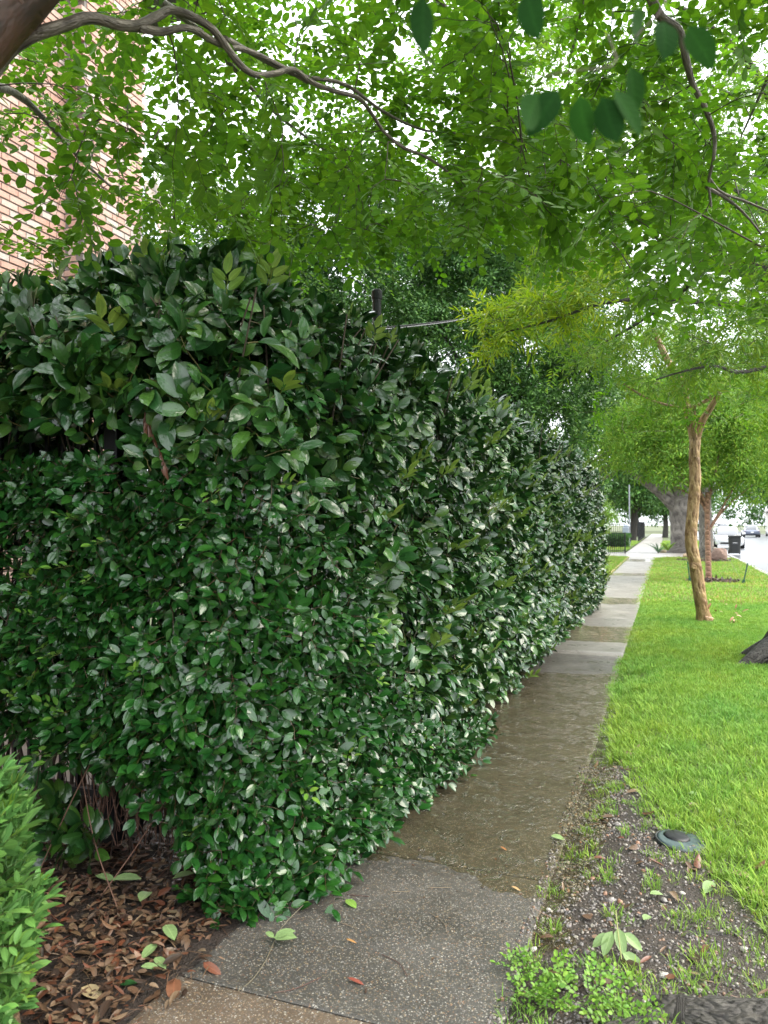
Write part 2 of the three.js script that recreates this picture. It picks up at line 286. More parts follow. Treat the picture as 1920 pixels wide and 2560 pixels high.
const kitWil = makeKit([leafGeo(0.13, 0.021, { a: 0.6, b: 0.6, curl: 0.3, fold: 0.15, nL: 4 }), leafGeo(0.11, 0.018, { a: 0.6, b: 0.6, curl: 0.45, fold: 0.15, nL: 4, twist: 0.1 })], [C(0.18, 0.34, 0.025), C(0.14, 0.3, 0.03), C(0.24, 0.38, 0.025)]);
const sprWil = Array.from({ length: 4 }, () => sprig(kitWil, R0, { stem: 0.36, pairs: 7, spread: 0.75, lift: 0.0, petiole: 0.003, terminal: 2, stemR: 0.0018, whorl: 0.7, alternate: true, jitter: 0.5, droop: 0.3, stemCol: C(0.07, 0.055, 0.03) }));
function clump(kit, r, n, rad, flat = 0.7) { // a small ball of leaves, for crowns farther off
  const b = new MB();
  for (let k = 0; k < n; k++) { const d = rv(r).normalize(), p = d.clone().multiplyScalar(rad * (0.35 + 0.65 * r())); p.y *= flat; b.geo(kit[Math.floor(r() * kit.length)], frame(p, d.clone().add(V(0, 0.1, 0)).addScaledVector(rv(r), 0.6), V(0, 1, 0).addScaledVector(d, 0.6).addScaledVector(rv(r), 0.4), 0.7 + r() * 0.6)); }
  return { geo: b.done() };
}
const kitEver = makeKit([leafGeo(0.11, 0.042, { nL: 3, curl: 0.15 }), leafGeo(0.09, 0.038, { nL: 3, curl: 0.25 })], [C(0.065, 0.17, 0.036), C(0.09, 0.22, 0.04), C(0.045, 0.125, 0.032), C(0.125, 0.28, 0.045)]);
const clEver = Array.from({ length: 3 }, () => clump(kitEver, R0, 26, 0.24));
const kitPin = makeKit([leafGeo(0.14, 0.032, { nL: 3, curl: 0.35 }), leafGeo(0.12, 0.03, { nL: 3, curl: 0.5 })], [C(0.22, 0.42, 0.04), C(0.17, 0.36, 0.04), C(0.3, 0.46, 0.045)]);
const clPin = Array.from({ length: 3 }, () => clump(kitPin, R0, 24, 0.3, 0.6));
const kitFar = makeKit([leafGeo(0.22, 0.1, { nL: 3, curl: 0.2 })], [C(0.09, 0.21, 0.04), C(0.12, 0.26, 0.045), C(0.06, 0.16, 0.04)]);
const clFar = Array.from({ length: 3 }, () => clump(kitFar, R0, 26, 0.5));
const clBox = [clump(makeKit([leafGeo(0.05, 0.028, { nL: 3 })], [C(0.05, 0.15, 0.03), C(0.08, 0.21, 0.035)]), R0, 26, 0.12)];

// ---------------------------------------------------------------- ground, pavement, water, street
const SLAB = 1.28, X0 = -1.72, X1 = -0.53;
const walkY = (x, z) => { // top of the pavement
  const k = -z;
  const y = table([[-4, 0.012], [2.42, 0.012], [2.5, 0.0], [2.9, 0.0], [3.35, -0.005], [3.7, -0.009], [4.3, -0.014], [5.0, -0.02], [6.8, -0.022], [8.4, -0.012], [9.3, -0.004], [10.12, 0.006], [10.13, 0.042], [10.7, 0.034], [11.3, 0.022], [12.4, 0.02], [13.2, 0.028], [14.5, 0.034], [17.2, 0.022], [18.6, 0.03], [24, 0.034], [26, 0.022], [27.5, 0.03], [33.5, 0.034], [36, 0.02], [38, 0.03], [60, 0.03]], k);
  return y + 0.0022 * fbm(x * 2.2, z * 2.2, 3) + 0.0009 * noise(x * 14, z * 14, 5) + 0.0007 * noise(x * 37, z * 37, 6) + (k > 2.4 && k < 10 ? 0.006 * (x < -1.1 ? 0 : (x + 1.1) * -0.6) : 0);
};
const vergeY = (x, z) => { // strip of soil and lawn between pavement and street
  const e = x - X1, k = -z;
  const wetDip = smooth(3.3, 4.2, k) * (1 - smooth(8.6, 9.6, k));
  let y = -0.014 + 0.03 * smooth(0.0, 0.5, e) - 0.022 * wetDip * (1 - smooth(0.06, 0.3, e)) + 0.012 * fbm(x * 3, z * 3, 9) + 0.006 * fbm(x * 11, z * 11, 2);
  y += 0.05 * smooth(9.5, 13, k) * (1 - smooth(-0.2, -0.05, -e * 0.2)) * 0.4;
  return y;
};
const lawnEdge = (z) => table([[-40, -0.52], [-9, -0.52], [-6.5, -0.46], [-5.5, -0.3], [-4.6, -0.06], [-4.1, 0.16], [-3.6, 0.38], [-2.8, 0.66], [0, 1.1]], z);
const bedY = (x, z) => 0.01 + 0.02 * smooth(0, 0.6, X0 - x) + 0.012 * fbm(x * 3.5, z * 3.5, 5);

tag(one('ground', new THREE.PlaneGeometry(900, 900).rotateX(-Math.PI / 2), std({ color: C(0.07, 0.085, 0.035), roughness: 0.95 }), V(0, -0.12, -200)), 'earth under the whole street', 'ground', null, 'structure');
{
  const soilC = C(0.05, 0.036, 0.026), thatch = C(0.085, 0.12, 0.022);
  const g = grid(X1 - 0.03, 2.95, 70, 3, -39.2, 500, vergeY, (x, z) => soilC.clone().lerp(thatch, smooth(-0.15, 0.2, x - lawnEdge(z) + 0.15 * fbm(x * 4, z * 4, 1))), 0.5);
  one('lawn_strip', g, M.soil, null, 'lawn strip with a muddy edge between pavement and street', 'lawn', null, 'structure');
  const b = grid(-7, X0 + 0.02, 90, 3, -19.2, 190, bedY, () => C(0.045, 0.03, 0.022), 0.5);
  one('planting_bed', b, M.soil, null, 'dark soil bed under the hedge', 'soil', null, 'structure');
  one('side_lawn', grid(-14, X0 - 0.02, 30, -20.6, -39.2, 30, (x, z) => 0.03 + 0.03 * smooth(0, 1.5, X0 - x) + 0.008 * fbm(x, z, 4), () => thatch, 0.5), M.soil, null, 'bright lawn beyond the hedge end', 'lawn', null, 'structure');
  one('far_lawn', grid(-16, -2.3, 20, -46, -125, 30, (x, z) => 0.03, () => thatch, 0.5), M.soil, null, 'lawn beyond the driveway beside the far pavement', 'lawn', null, 'structure');
  one('far_verge', grid(-0.4, 2.9, 12, -46, -125, 30, (x, z) => 0.02 + 0.01 * fbm(x, z), (x, z) => z > -60 ? soilC : thatch, 0.5), M.soil, null, 'verge beyond the driveway along the street', 'lawn', null, 'structure');
  one('opposite_verge', grid(13, 30, 10, 10, -160, 20, () => 0.02, () => thatch, 0.5), M.soil, null, 'grass across the street', 'lawn', null, 'structure');
}
{ // pavement: each slab its own mesh
  const walk = thing('sidewalk', V(0, 0, 0), 'concrete pavement of separate slabs', 'pavement', null, 'structure');
  const cuts = [4, 2.6, 1.3, 0, -1.2]; for (let z = -2.42; z > -39.2; z -= SLAB) cuts.push(z);
  cuts.push(-39.3);
  for (let k = 0; k < cuts.length - 1; k++) {
    const z0 = cuts[k] - 0.005, z1 = cuts[k + 1] + 0.005, nx = cuts[k] > -5 && cuts[k] < 0 ? 64 : 24, nz = nx, mid = (z0 + z1) / 2, p = [], u = [], ix = [];
    const gx = (i) => i === 0 ? X0 : i === nx ? X1 : lerp(X0 + 0.008, X1 - 0.008, (i - 1) / (nx - 2)), gz = (j) => j === 0 ? z0 : j === nz ? z1 : lerp(z0 - 0.008, z1 + 0.008, (j - 1) / (nz - 2));
    const wob = (x, z) => (x >= X1 - 0.02 ? 0.014 * fbm(z * 3.1, 4) + 0.006 * noise(z * 13, 2) : 0);
    const ring = (i, j) => i === 0 || j === 0 || i === nx || j === nz;
    for (let j = 0; j <= nz; j++) for (let i = 0; i <= nx; i++) {
      const x = gx(i), z = gz(j), zi = clamp(z, z1 + 0.006, z0 - 0.006); p.push(x + wob(x, z), walkY(x, zi) - (ring(i, j) ? 0.006 : 0), z); u.push(x + k * 0.37, -z);
      if (i < nx && j < nz) { const a = j * (nx + 1) + i, b = a + nx + 1; ix.push(a, a + 1, b, a + 1, b + 1, b); }
    }
    const rim = []; for (let i = 0; i <= nx; i++) rim.push(i); for (let j = 1; j <= nz; j++) rim.push(j * (nx + 1) + nx); for (let i = nx - 1; i >= 0; i--) rim.push(nz * (nx + 1) + i); for (let j = nz - 1; j > 0; j--) rim.push(j * (nx + 1));
    const b0 = p.length / 3; for (const q of rim) { p.push(p[q * 3], p[q * 3 + 1], p[q * 3 + 2], p[q * 3], -0.11, p[q * 3 + 2]); u.push(u[q * 2], u[q * 2 + 1], u[q * 2] + 0.1, u[q * 2 + 1]); }
    for (let q = 0; q < rim.length; q++) { const a = b0 + q * 2, b = b0 + ((q + 1) % rim.length) * 2; ix.push(a, a + 1, b, b, a + 1, b + 1); }
    const g = new THREE.BufferGeometry(); g.setAttribute('position', new THREE.Float32BufferAttribute(p, 3)); g.setAttribute('uv', new THREE.Float32BufferAttribute(u, 2)); g.setIndex(ix); g.computeVertexNormals();
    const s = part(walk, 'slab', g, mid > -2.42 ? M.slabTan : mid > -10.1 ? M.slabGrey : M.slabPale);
    if (Math.abs(mid + 10.7) < 0.5) s.userData.label = 'raised slab making a small step';
  }
  for (let k = 0; k < 34; k++) { const z = -45.6 - k * 2.3; part(walk, 'slab', new THREE.BoxGeometry(1.75, 0.1, 2.28).translate(-1.3, -0.02, z - 1.14), M.slabPale); }
}
{ // pools of rain water lying in the low slabs
  const pool = (x0, x1, z0, z1, y, label) => one('puddle', grid(x0, x1, 2, z0, z1, 2, () => y, null, 0.9), M.water, null, label, 'water', null, 'structure');
  pool(-1.9, -0.05, -3.1, -10.05, -0.0085, 'long brown rain puddle on the pavement beside the hedge');
  pool(-1.71, -0.35, -10.75, -13.6, 0.0245, 'second puddle behind the raised slab');
  pool(-1.71, -0.6, -16.2, -18.4, 0.0255, 'shallow puddle farther along the pale slabs');
  pool(-1.71, -0.6, -24.6, -27.2, 0.026, 'thin puddle on distant pale slabs');
  pool(-1.71, -0.5, -34.4, -38.4, 0.0265, 'puddle before the driveway');
}
{ // driveway, street, kerb
  one('driveway', grid(-9, 3.0, 12, -39.4, -45.5, 8, (x, z) => 0.025 + 0.004 * fbm(x, z), null, 1), M.slabPale, null, 'concrete driveway crossing the pavement', 'driveway', null, 'structure');
  one('front_walk', new THREE.BoxGeometry(9, 0.1, 1.2).translate(X0 - 4.52, -0.008, -19.95), M.slabPale, null, 'pale side path leading off behind the hedge end', 'path', null, 'structure');
  one('road', grid(3.05, 12.9, 20, 12, -180, 120, (x, z) => -0.06 + 0.05 * (1 - ((x - 8) / 5) ** 2), null, 1), M.asphalt, null, 'wet asphalt street', 'road', null, 'structure');
  const kerb = thing('kerb', V(0, 0, 0), 'pale concrete kerb along the street', 'kerb', null, 'structure');
  for (let k = 0; k < 50; k++) part(kerb, 'kerb_stone', new RoundedBoxGeometry(0.16, 0.16, 2.99, 1, 0.02).translate(3.02, 0.0 + (k > 17 && k < 20 ? -0.04 : 0), 10 - k * 3 - 1.5), M.slabPale);
  for (let k = 0; k < 40; k++) part(kerb, 'kerb_stone', new RoundedBoxGeometry(0.16, 0.16, 3.99, 1, 0.02).translate(12.95, 0.0, 0 - k * 4 - 2), M.slabPale);
  const ed = new MB(); ed.tube(curve([[X0 - 0.03, 0.035, -20.5], [X0 - 0.05, 0.04, -28], [X0 - 0.04, 0.04, -39.2]], 20), 0.035, 6, C(0.3, 0.24, 0.12));
  one('lawn_edging', ed.done(), M.twig, null, 'tan edging strip along the bright side lawn', 'edging', null, 'structure');
  one('patio', grid(-6.1, -3.2, 6, -3.9, -16, 12, () => 0.035, null, 1), M.slabPale, null, 'pale patio between house and hedge', 'patio', null, 'structure');
}

// ---------------------------------------------------------------- brick house behind the hedge
{
  const r = RNG(71), house = thing('brick_house', V(-6.1, 0, -6.5), 'pink brick house with projecting pier rising behind the hedge', 'house');
  const mortar = std({ color: C(0.17, 0.155, 0.145), roughness: 0.95, bumpMap: grainB, bumpScale: 0.002 });
  const brickMats = [[0.6, 0.37, 0.3], [0.62, 0.42, 0.35], [0.56, 0.33, 0.26], [0.64, 0.47, 0.4], [0.53, 0.34, 0.28], [0.58, 0.5, 0.45]].map((c, k) => std({ color: C(...c), map: tex(64, (u, v) => { const q = 0.85 + 0.22 * tn(u, v, 5, k * 9 + 1) + 0.16 * tn(u, v, 17, k * 9 + 2); return [q, q, q]; }), bumpMap: grainB, bumpScale: 0.004, roughness: 0.85 }));
  const PX = -6.1, QX = -5.85, ZA = -6.46, ZB = -7.43, TOP = 8.6;
  const walls = [
    ['wall', new THREE.BoxGeometry(6, TOP, 10).translate(PX - 3.012, TOP / 2, ZA + 5)],
    ['pier', new THREE.BoxGeometry(6.2, TOP, ZA - ZB).translate(QX - 3.112, TOP / 2, (ZA + ZB) / 2 - 0.012)],
  ].map(([n, g]) => part(house, n, g, mortar));
  const bx = new THREE.BoxGeometry(0.09, 0.0575, 0.197), bz = new THREE.BoxGeometry(0.197, 0.0575, 0.09), half = new THREE.BoxGeometry(0.09, 0.0575, 0.094);
  const rest = { x: brickMats.map(() => []), z: brickMats.map(() => []) }; let n = 0;
  const put = (g, wall, x, y, z, near, key) => {
    const k = Math.floor(r() ** 1.3 * brickMats.length), m = new THREE.Matrix4().setPosition(x + (key === 'x' ? (r() - 0.5) * 0.003 : 0), y, z + (key === 'z' ? (r() - 0.5) * 0.003 : 0));
    if (near && n < 298) { n++; partAt(wall, 'brick', g, brickMats[k], m); } else rest[key][k].push([m, WHITE]);
  };
  for (let c = 0; c < 113; c++) {
    const y = 0.04 + c * 0.0765, near = y > 4.1 && y < 6.3;
    for (let k = 0; k < 18; k++) put(bx, walls[0], PX - 0.045, y, ZA - 0.11 + 0.207 * (k + (c % 2) * 0.5) + 0.12, near && k < 6, 'x');
    for (let k = 0; k < 4; k++) put(bx, walls[1], QX - 0.045, y, ZB + 0.1 + 0.207 * (k + (c % 2) * 0.5), near, 'x');
    put(half, walls[1], QX - 0.045, y, c % 2 ? ZB + 0.047 : ZA - 0.055 - 0.0, near, 'x');
    put(bz, walls[1], QX - (c % 2 ? 0.2 : 0.1) + 0.0, y, ZA - 0.045, near, 'z');
  }
  for (const key of ['x', 'z']) rest[key].forEach((l, k) => l.length && copies(walls[0], 'brickwork', key === 'x' ? bx : bz, brickMats[k], l));
  const white = std({ color: C(0.78, 0.79, 0.8), roughness: 0.4 }), tan = std({ color: C(0.5, 0.42, 0.34), roughness: 0.7 });
  const sl = (w, h, off) => { const a = V(-5.86, 5.9, -7.5), d = V(0.36, -0.65, 0.17).normalize(), L = 2.6, m = frame(a.clone().addScaledVector(d, L / 2).add(off), d, V(0.6, 0.4, 0.5)); return new THREE.BoxGeometry(w, h, L).applyMatrix4(m); };
  part(house, 'bargeboard', sl(0.05, 0.14, V(0.05, 0, -0.1)), white); part(house, 'soffit', sl(0.1, 0.04, V(-0.03, -0.06, -0.06)), tan);
  part(house, 'gutter', sl(0.05, 0.05, V(0.11, 0.02, -0.12)), white);
  part(house, 'roof', (() => { const g = new THREE.CylinderGeometry(0.05, 4.6, 2.4, 4, 1).rotateY(Math.PI / 4); g.scale(1.05, 1, 2.0); return g.translate(-9, TOP + 1.2, -2.2); })(), std({ color: C(0.1, 0.09, 0.085), roughness: 0.9 }));
}

// ---------------------------------------------------------------- hedge and vine on an iron fence
const hedgeLine = new THREE.CatmullRomCurve3([[-4.6, -3.02], [-3.6, -2.98], [-2.8, -2.92], [-2.15, -2.9], [-1.84, -3.0], [-1.66, -3.28], [-1.57, -4], [-1.5, -5.5], [-1.44, -7.5], [-1.38, -10], [-1.34, -13], [-1.32, -16.1], [-1.6, -16.75], [-2.4, -16.9]].map(([x, z]) => V(x, 0, z)), false, 'centripetal');
hedgeLine.arcLengthDivisions = 600;
const hedgeLen = hedgeLine.getLength();
function hedgeAt(s, h) { // point on the clipped face and its outward direction
  const u = clamp(s / hedgeLen), p = hedgeLine.getPointAt(u), t = hedgeLine.getTangentAt(u), n = V(-t.z, 0, t.x).normalize();
  const add = 0.04 * smooth(3.3, 5.2, -p.z), round = smooth(2.35 + add, 3.1 + add, h), bulge = 0.1 * Math.sin(clamp(h / 2.8) * Math.PI) - 0.5 * round * round + 0.13 * fbm(s * 0.9, h * 0.9, 6) + 0.07 * fbm(s * 2.6, h * 2.6, 8);
  p.addScaledVector(n, bulge); p.y = h; n.y = round * 1.1; n.normalize(); return { p, n };
}
{
  const r = RNG(301), UP = V(0, 1, 0);
  const hedge = thing('viburnum_hedge', V(-2, 0, -5), 'tall clipped hedge of large glossy leaves lining the pavement', 'hedge');
  const vine = thing('climbing_vine', V(-2.6, 0, -3.2), 'small leaved glossy vine covering the lower hedge end', 'vine');
  const vibP = [], vinP = [], vibNew = [], vinNew = [];
  const dist = (p) => Math.hypot(p.x, p.y - 1.7, p.z);
  const isEnd = (p) => p.z > -3.15;
  const vineTop = (p) => p.z > -3.1 ? 2.0 + 0.12 * fbm(p.x * 2.2, 3) : table([[-5.2, 0.15], [-4.4, 0.55], [-3.7, 1.25], [-3.1, 1.95]], p.z) + 0.25 * fbm(p.z * 2, 5);
  const vineLow = (p) => p.z < -3.05 && p.x > -1.85 ? 0.02 : table([[-3.6, 0.78], [-2.95, 0.68], [-2.6, 0.58], [-2.35, 0.54], [-2.12, 0.52], [-2.0, 0.34], [-1.9, 0.14], [-1.8, 0.03]], p.x) + 0.05 * fbm(p.x * 6, 1);
  const vib = (p, n, d, s) => {
    p = p.clone().addScaledVector(n, -d);
    const dir = n.clone().multiplyScalar(0.45).addScaledVector(UP, 0.5 - 0.75 * r()).addScaledVector(rv(r), 0.7), hint = UP.clone().multiplyScalar(0.6).addScaledVector(n, 0.75).addScaledVector(rv(r), 0.35);
    vibP.push([frame(p.addScaledVector(dir.clone().normalize(), -0.1), dir, hint, s), vary(r, 0.34), Math.floor(r() * 5)]);
  };
  const vin = (p, n, d, s) => {
    p = p.clone().addScaledVector(n, -d);
    const dir = n.clone().multiplyScalar(0.45).addScaledVector(UP, (r() - 0.62) * 0.9).addScaledVector(rv(r), 0.75), hint = n.clone().multiplyScalar(0.75).addScaledVector(UP, 0.55).addScaledVector(rv(r), 0.35);
    vinP.push([frame(p.addScaledVector(dir.clone().normalize(), -0.07), dir, hint, s), vary(r, 0.2), Math.floor(r() * 5)]);
  };
  // faces
  for (let k = 0; k < 23000; k++) {
    const s = hedgeLen * r(), h = 0.03 + 3.06 * r(), { p, n } = hedgeAt(s, h), end = isEnd(p);
    if (end && (p.x < -4.4 || h > 3.08)) continue;
    const top = vineTop(p), gap = end && p.x < -2.25 ? 0.13 : 0.0;
    if (h < top + gap + 0.05 * fbm(p.x * 8, p.z * 8)) { if (!(h > top - 0.05 && end) && h > 0.03) continue; continue; }
    if (fbm(p.x * 1.4 + 8, h * 1.6, p.z * 1.4) < -0.22 && r() < 0.7) continue;
    const d = Math.abs(r()) ** 1.7 * 0.5, far = clamp((-p.z - 8) / 8);
    const over = end ? 0.14 * smooth(0.5, 0, h - top - gap) : 0;
    if (!end || r() < 0.72) vib(p.addScaledVector(n, over), n, d, (0.66 + 0.62 * r()) * (end ? 1.05 : lerp(0.84, 0.66, far)));
    if (r() < 0.012) { const q = hedgeAt(s, h); vibNew.push([frame(q.p.addScaledVector(q.n, 0.02), q.n.clone().addScaledVector(UP, 0.7).addScaledVector(rv(r), 0.4), UP.clone().addScaledVector(q.n, 0.5), 0.7 + 0.5 * r()), vary(r, 0.15), 0]); }
  }
  // deeper leaves that close the dark gap above the vine
  for (let k = 0; k < 420; k++) { const s = hedgeLen * 0.17 * r(), h = 1.6 + 0.8 * r(), { p, n } = hedgeAt(s, h); if (p.x < -4.4) continue; vib(p, n, 0.4 + 0.45 * r(), 0.8 + 0.3 * r()); }
  // top of the hedge
  for (let k = 0; k < 3600; k++) {
    const s = hedgeLen * (r() ** 1.25), q = hedgeAt(s, 2.95), back = 0.95 * r(); q.p.addScaledVector(V(q.n.x, 0, q.n.z).normalize(), -back); q.p.y = 2.82 + 0.04 * smooth(3.3, 5.2, -q.p.z) + 0.14 * fbm(q.p.x * 1.3, q.p.z * 1.3, 4) + 0.12 * r() ** 3;
    const dir = UP.clone().addScaledVector(rv(r), 0.7).addScaledVector(q.n, 0.4), hint = V(q.n.x, 0.3, q.n.z).addScaledVector(rv(r), 0.8);
    vibP.push([frame(q.p, dir, hint, (0.85 + 0.3 * r()) * (q.p.z < -3.6 ? 0.78 : 1)), vary(r, 0.22), Math.floor(r() * 5)]);
  }
  // vine: end face and round the corner
  const sVine = hedgeLen * 0.33;
  for (let k = 0; k < 9500; k++) {
    const s = sVine * r(), h = 0.03 + 2.1 * r(), { p, n } = hedgeAt(s, h); if (p.x < -4.4) continue;
    if (h > vineTop(p) || h < vineLow(p)) continue;
    const thin = fbm(p.x * 1.7 + 4, h * 1.7, p.z * 1.7); if (thin < -0.24 && r() < 0.8) continue;
    vin(p.addScaledVector(n, 0.04 + 0.1 * smooth(0.7, 0, h)), n, r() ** 1.6 * 0.3, 0.85 + 0.35 * r());
    if (r() < 0.015) { const q = hedgeAt(s, h); vinNew.push([frame(q.p.addScaledVector(q.n, 0.07), q.n.clone().addScaledVector(rv(r), 0.7), UP.clone().add(q.n), 0.8 + 0.5 * r()), vary(r, 0.15), 0]); }
  }
  // loose vine sprays creeping onto the bed and pavement
  for (let k = 0; k < 80; k++) { const a = r(), p = V(lerp(-1.92, -1.45, a) + (r() - 0.5) * 0.2, 0.05 + 0.2 * r() * r(), lerp(-2.84, -3.2, a) + (r() - 0.5) * 0.25); if (p.x < -2.1 && p.y > 0.2) p.y *= 0.4; vin(p, V(0.2, 0.4, 0.9).normalize(), 0, 0.8 + 0.4 * r()); }
  for (let k = 0; k < 12; k++) vibP.push([frame(V(-2.8 + 0.3 * r(), 0.1 + 0.2 * r(), -2.98 + 0.1 * r()), V(r() - 0.5, 0.4 + 0.4 * r(), 0.5), V(0, 0.7, 0.7), 0.9 + 0.3 * r()), vary(r, 0.2), k]);
  const near = (a, b) => dist(V(0, 0, 0).setFromMatrixPosition(a[0])) - dist(V(0, 0, 0).setFromMatrixPosition(b[0]));
  const inView = (m) => { const p = V(0, 0, 0).setFromMatrixPosition(m[0]); return p.x > -3.4 && p.y < 2.95 ? 0 : 1; };
  vibP.sort((a, b) => inView(a) - inView(b) || near(a, b)); vinP.sort((a, b) => inView(a) - inView(b) || near(a, b));
  setOut(hedge, 'hedge', sprVib, M.hedge, vibP, 288); setOut(hedge, 'hedge', sprVibNew, M.azalea, vibNew, 0, 'leaf', 'young_foliage');
  setOut(vine, 'vine', sprVine, M.vine, vinP, 290); setOut(vine, 'vine', sprVineNew, M.azalea, vinNew, 0, 'leaf', 'young_foliage');
  // wood inside: hedge stems and tangled brown vine stems
  const w = new MB(), vs = new MB();
  for (let k = 0; k < 330; k++) {
    const s = hedgeLen * (0.02 + 0.97 * r() ** 1.2), q = hedgeAt(s, 0.3), b = q.p.clone().addScaledVector(q.n, -0.5 - 0.4 * r()); b.y = 0; if (b.z > -3.3 && b.x > -2.3) continue;
    const pts = curve([b, b.clone().add(V((r() - 0.5) * 0.3, 0.8, (r() - 0.5) * 0.3)), b.clone().add(V((r() - 0.5) * 0.6, 1.7, (r() - 0.5) * 0.6)).addScaledVector(q.n, 0.15), b.clone().add(V((r() - 0.5) * 0.8, 2.75, (r() - 0.5) * 0.8)).addScaledVector(q.n, 0.25)], 8);
    w.tube(pts, taper(0.016, 0.004, 9), 4, C(0.07, 0.05, 0.035), false);
  }
  part(hedge, 'stems', w.done(), M.twig, 'stuff');
  for (let k = 0; k < 45; k++) {
    const x = lerp(-3.2, -1.75, r()), z = -3.12 - 0.3 * r() + 0.12, y0 = 0.02, top = 0.5 + r() * 1.6, b = V(x, y0, z), e = b.clone().add(V((r() - 0.5) * 0.5, top, (r() - 0.5) * 0.2 + 0.1));
    const pts = curve([b, b.clone().lerp(e, 0.35).add(rv(r).multiplyScalar(0.16)), b.clone().lerp(e, 0.7).add(rv(r).multiplyScalar(0.2)), e], 9); vs.tube(pts, taper(0.0035, 0.0016, 10), 3, r() < 0.7 ? C(0.06, 0.038, 0.028) : C(0.11, 0.065, 0.045), false);
  }
  for (let k = 0; k < 90; k++) { // hanging loops under the hem
    const x = lerp(-2.75, -1.95, r()), z = -2.92 - 0.18 * r(), y = 0.42 + 0.25 * r(), a = V(x, y, z), b = V(x + (r() - 0.5) * 0.5, y + (r() - 0.3) * 0.3, z - 0.1 * r()), m = a.clone().lerp(b, 0.5); m.y -= 0.12 + 0.28 * r();
    vs.tube(curve([a, a.clone().lerp(m, 0.6).add(rv(r).multiplyScalar(0.03)), m, m.clone().lerp(b, 0.5).add(rv(r).multiplyScalar(0.04)), b], 9), 0.0022, 3, C(0.16, 0.085, 0.06), false);
  }
  part(vine, 'stems', vs.done(), M.twig, 'stuff');
  for (const [a, b, c] of [[[-2.5, 0.62, -2.85], [-2.62, 0.35, -2.8], [-2.72, 0.06, -2.72]], [[-2.62, 0.52, -2.9], [-2.45, 0.25, -2.8], [-2.2, 0.05, -2.66]], [[-2.1, 0.5, -2.9], [-2.25, 0.24, -2.84], [-2.35, 0.05, -2.72]]]) part(vine, 'stem', new MB().tube(curve([a, b, c], 8), 0.003, 4, C(0.2, 0.11, 0.075)).done(), M.twig);
  // a broken dead frond hanging in the dark gap
  const kitDead = makeKit([leafGeo(0.075, 0.02, { curl: 0.3, fold: 0.5 })], [C(0.2, 0.07, 0.035), C(0.16, 0.055, 0.03)]);
  const dead = thing('dead_spray', V(-2.17, 2.2, -2.8), 'reddish brown dead spray hanging in the dark gap of the hedge', 'dead twig');
  part(dead, 'stem', new MB().tube(curve([[-2.2, 2.2, -2.82], [-2.12, 2.06, -2.78], [-2.03, 1.93, -2.76]], 6), 0.003, 4, C(0.12, 0.06, 0.04)).done(), M.twig);
  for (let k = 0; k < 16; k++) { const t = k / 16, p = V(lerp(-2.2, -2.03, t), lerp(2.2, 1.93, t), lerp(-2.82, -2.76, t)); partAt(dead, 'dead_leaf', kitDead[k % 2], M.dry, frame(p, V((r() - 0.5) * 0.9, -1, 0.3 * r()), V(0, 0.3, 1), 0.8 + 0.5 * r())); }
}
{ // black iron fence inside the hedge
  const f = thing('iron_fence', V(-2.5, 0, -3.3), 'black iron fence buried inside the hedge with posts showing below', 'fence');
  const post = (x, z, h, w = 0.085) => { const g = new RoundedBoxGeometry(w, h, w, 2, 0.008).translate(x, h / 2 - 0.02, z); part(f, 'post', g, M.black); };
  post(-2.67, -3.19, 2.5); post(-2.3, -3.34, 2.5, 0.07); post(-4.1, -3.2, 2.5);
  for (let k = 0; k < 15; k++) { const x = -4.05 + k * 0.11; part(f, 'picket', new THREE.BoxGeometry(0.018, 2.25, 0.018).translate(x + (x > -2.7 ? 0.08 : 0), 1.25, -3.24), M.black); }
  for (const y of [0.28, 1.3, 2.28]) part(f, 'rail', new THREE.BoxGeometry(1.9, 0.035, 0.03).translate(-3.25, y, -3.24), M.black);
  const top = new MB(), P = V(-2.05, 0, -5.35); // round post whose cap shows above the hedge
  top.tube([V(P.x, 0, P.z), V(P.x, 3.4, P.z)], 0.034, 12, WHITE); part(f, 'round_post', top.done(), M.black);
  part(f, 'post_cap', new THREE.LatheGeometry([[0, 0.075], [0.03, 0.07], [0.041, 0.055], [0.041, 0.0], [0.034, -0.006]].map(([a, b]) => new THREE.Vector2(a, b)), 14).translate(P.x, 3.4, P.z), M.black);
}

// ---------------------------------------------------------------- the trees overhead
function growTwigs(seeds, targets, r, col) { // joins every target to the nearest wood so far; returns merged twigs and the twig ends with their directions
  const nodes = seeds.map((p) => p.clone()), b = new MB(), ends = [];
  const todo = targets.map((t) => [t, Math.min(...seeds.map((s) => s.distanceToSquared(t)))]).sort((a, c) => a[1] - c[1]);
  for (const [t] of todo) {
    let best = null, bd = 1e9; for (const q of nodes) { const d = q.distanceToSquared(t) * (q.y > t.y + 0.5 ? 1.5 : 1); if (d < bd) { bd = d; best = q; } }
    const L = Math.sqrt(bd), pts = curve([best, best.clone().lerp(t, 0.35).add(rv(r).multiplyScalar(0.09 * L)).add(V(0, 0.09 * L, 0)), best.clone().lerp(t, 0.7).add(rv(r).multiplyScalar(0.1 * L)).add(V(0, 0.06 * L, 0)), t], Math.max(4, Math.round(L * 8)));
    b.tube(pts, taper(0.0022 + 0.0035 * Math.min(L, 1.2), 0.0013, pts.length), 4, col, false);
    for (let k = 2; k < pts.length; k++) nodes.push(pts[k]);
    ends.push([t, pts[pts.length - 1].clone().sub(pts[pts.length - 3]).normalize(), pts]);
  }
  return { geo: b.done(), ends };
}
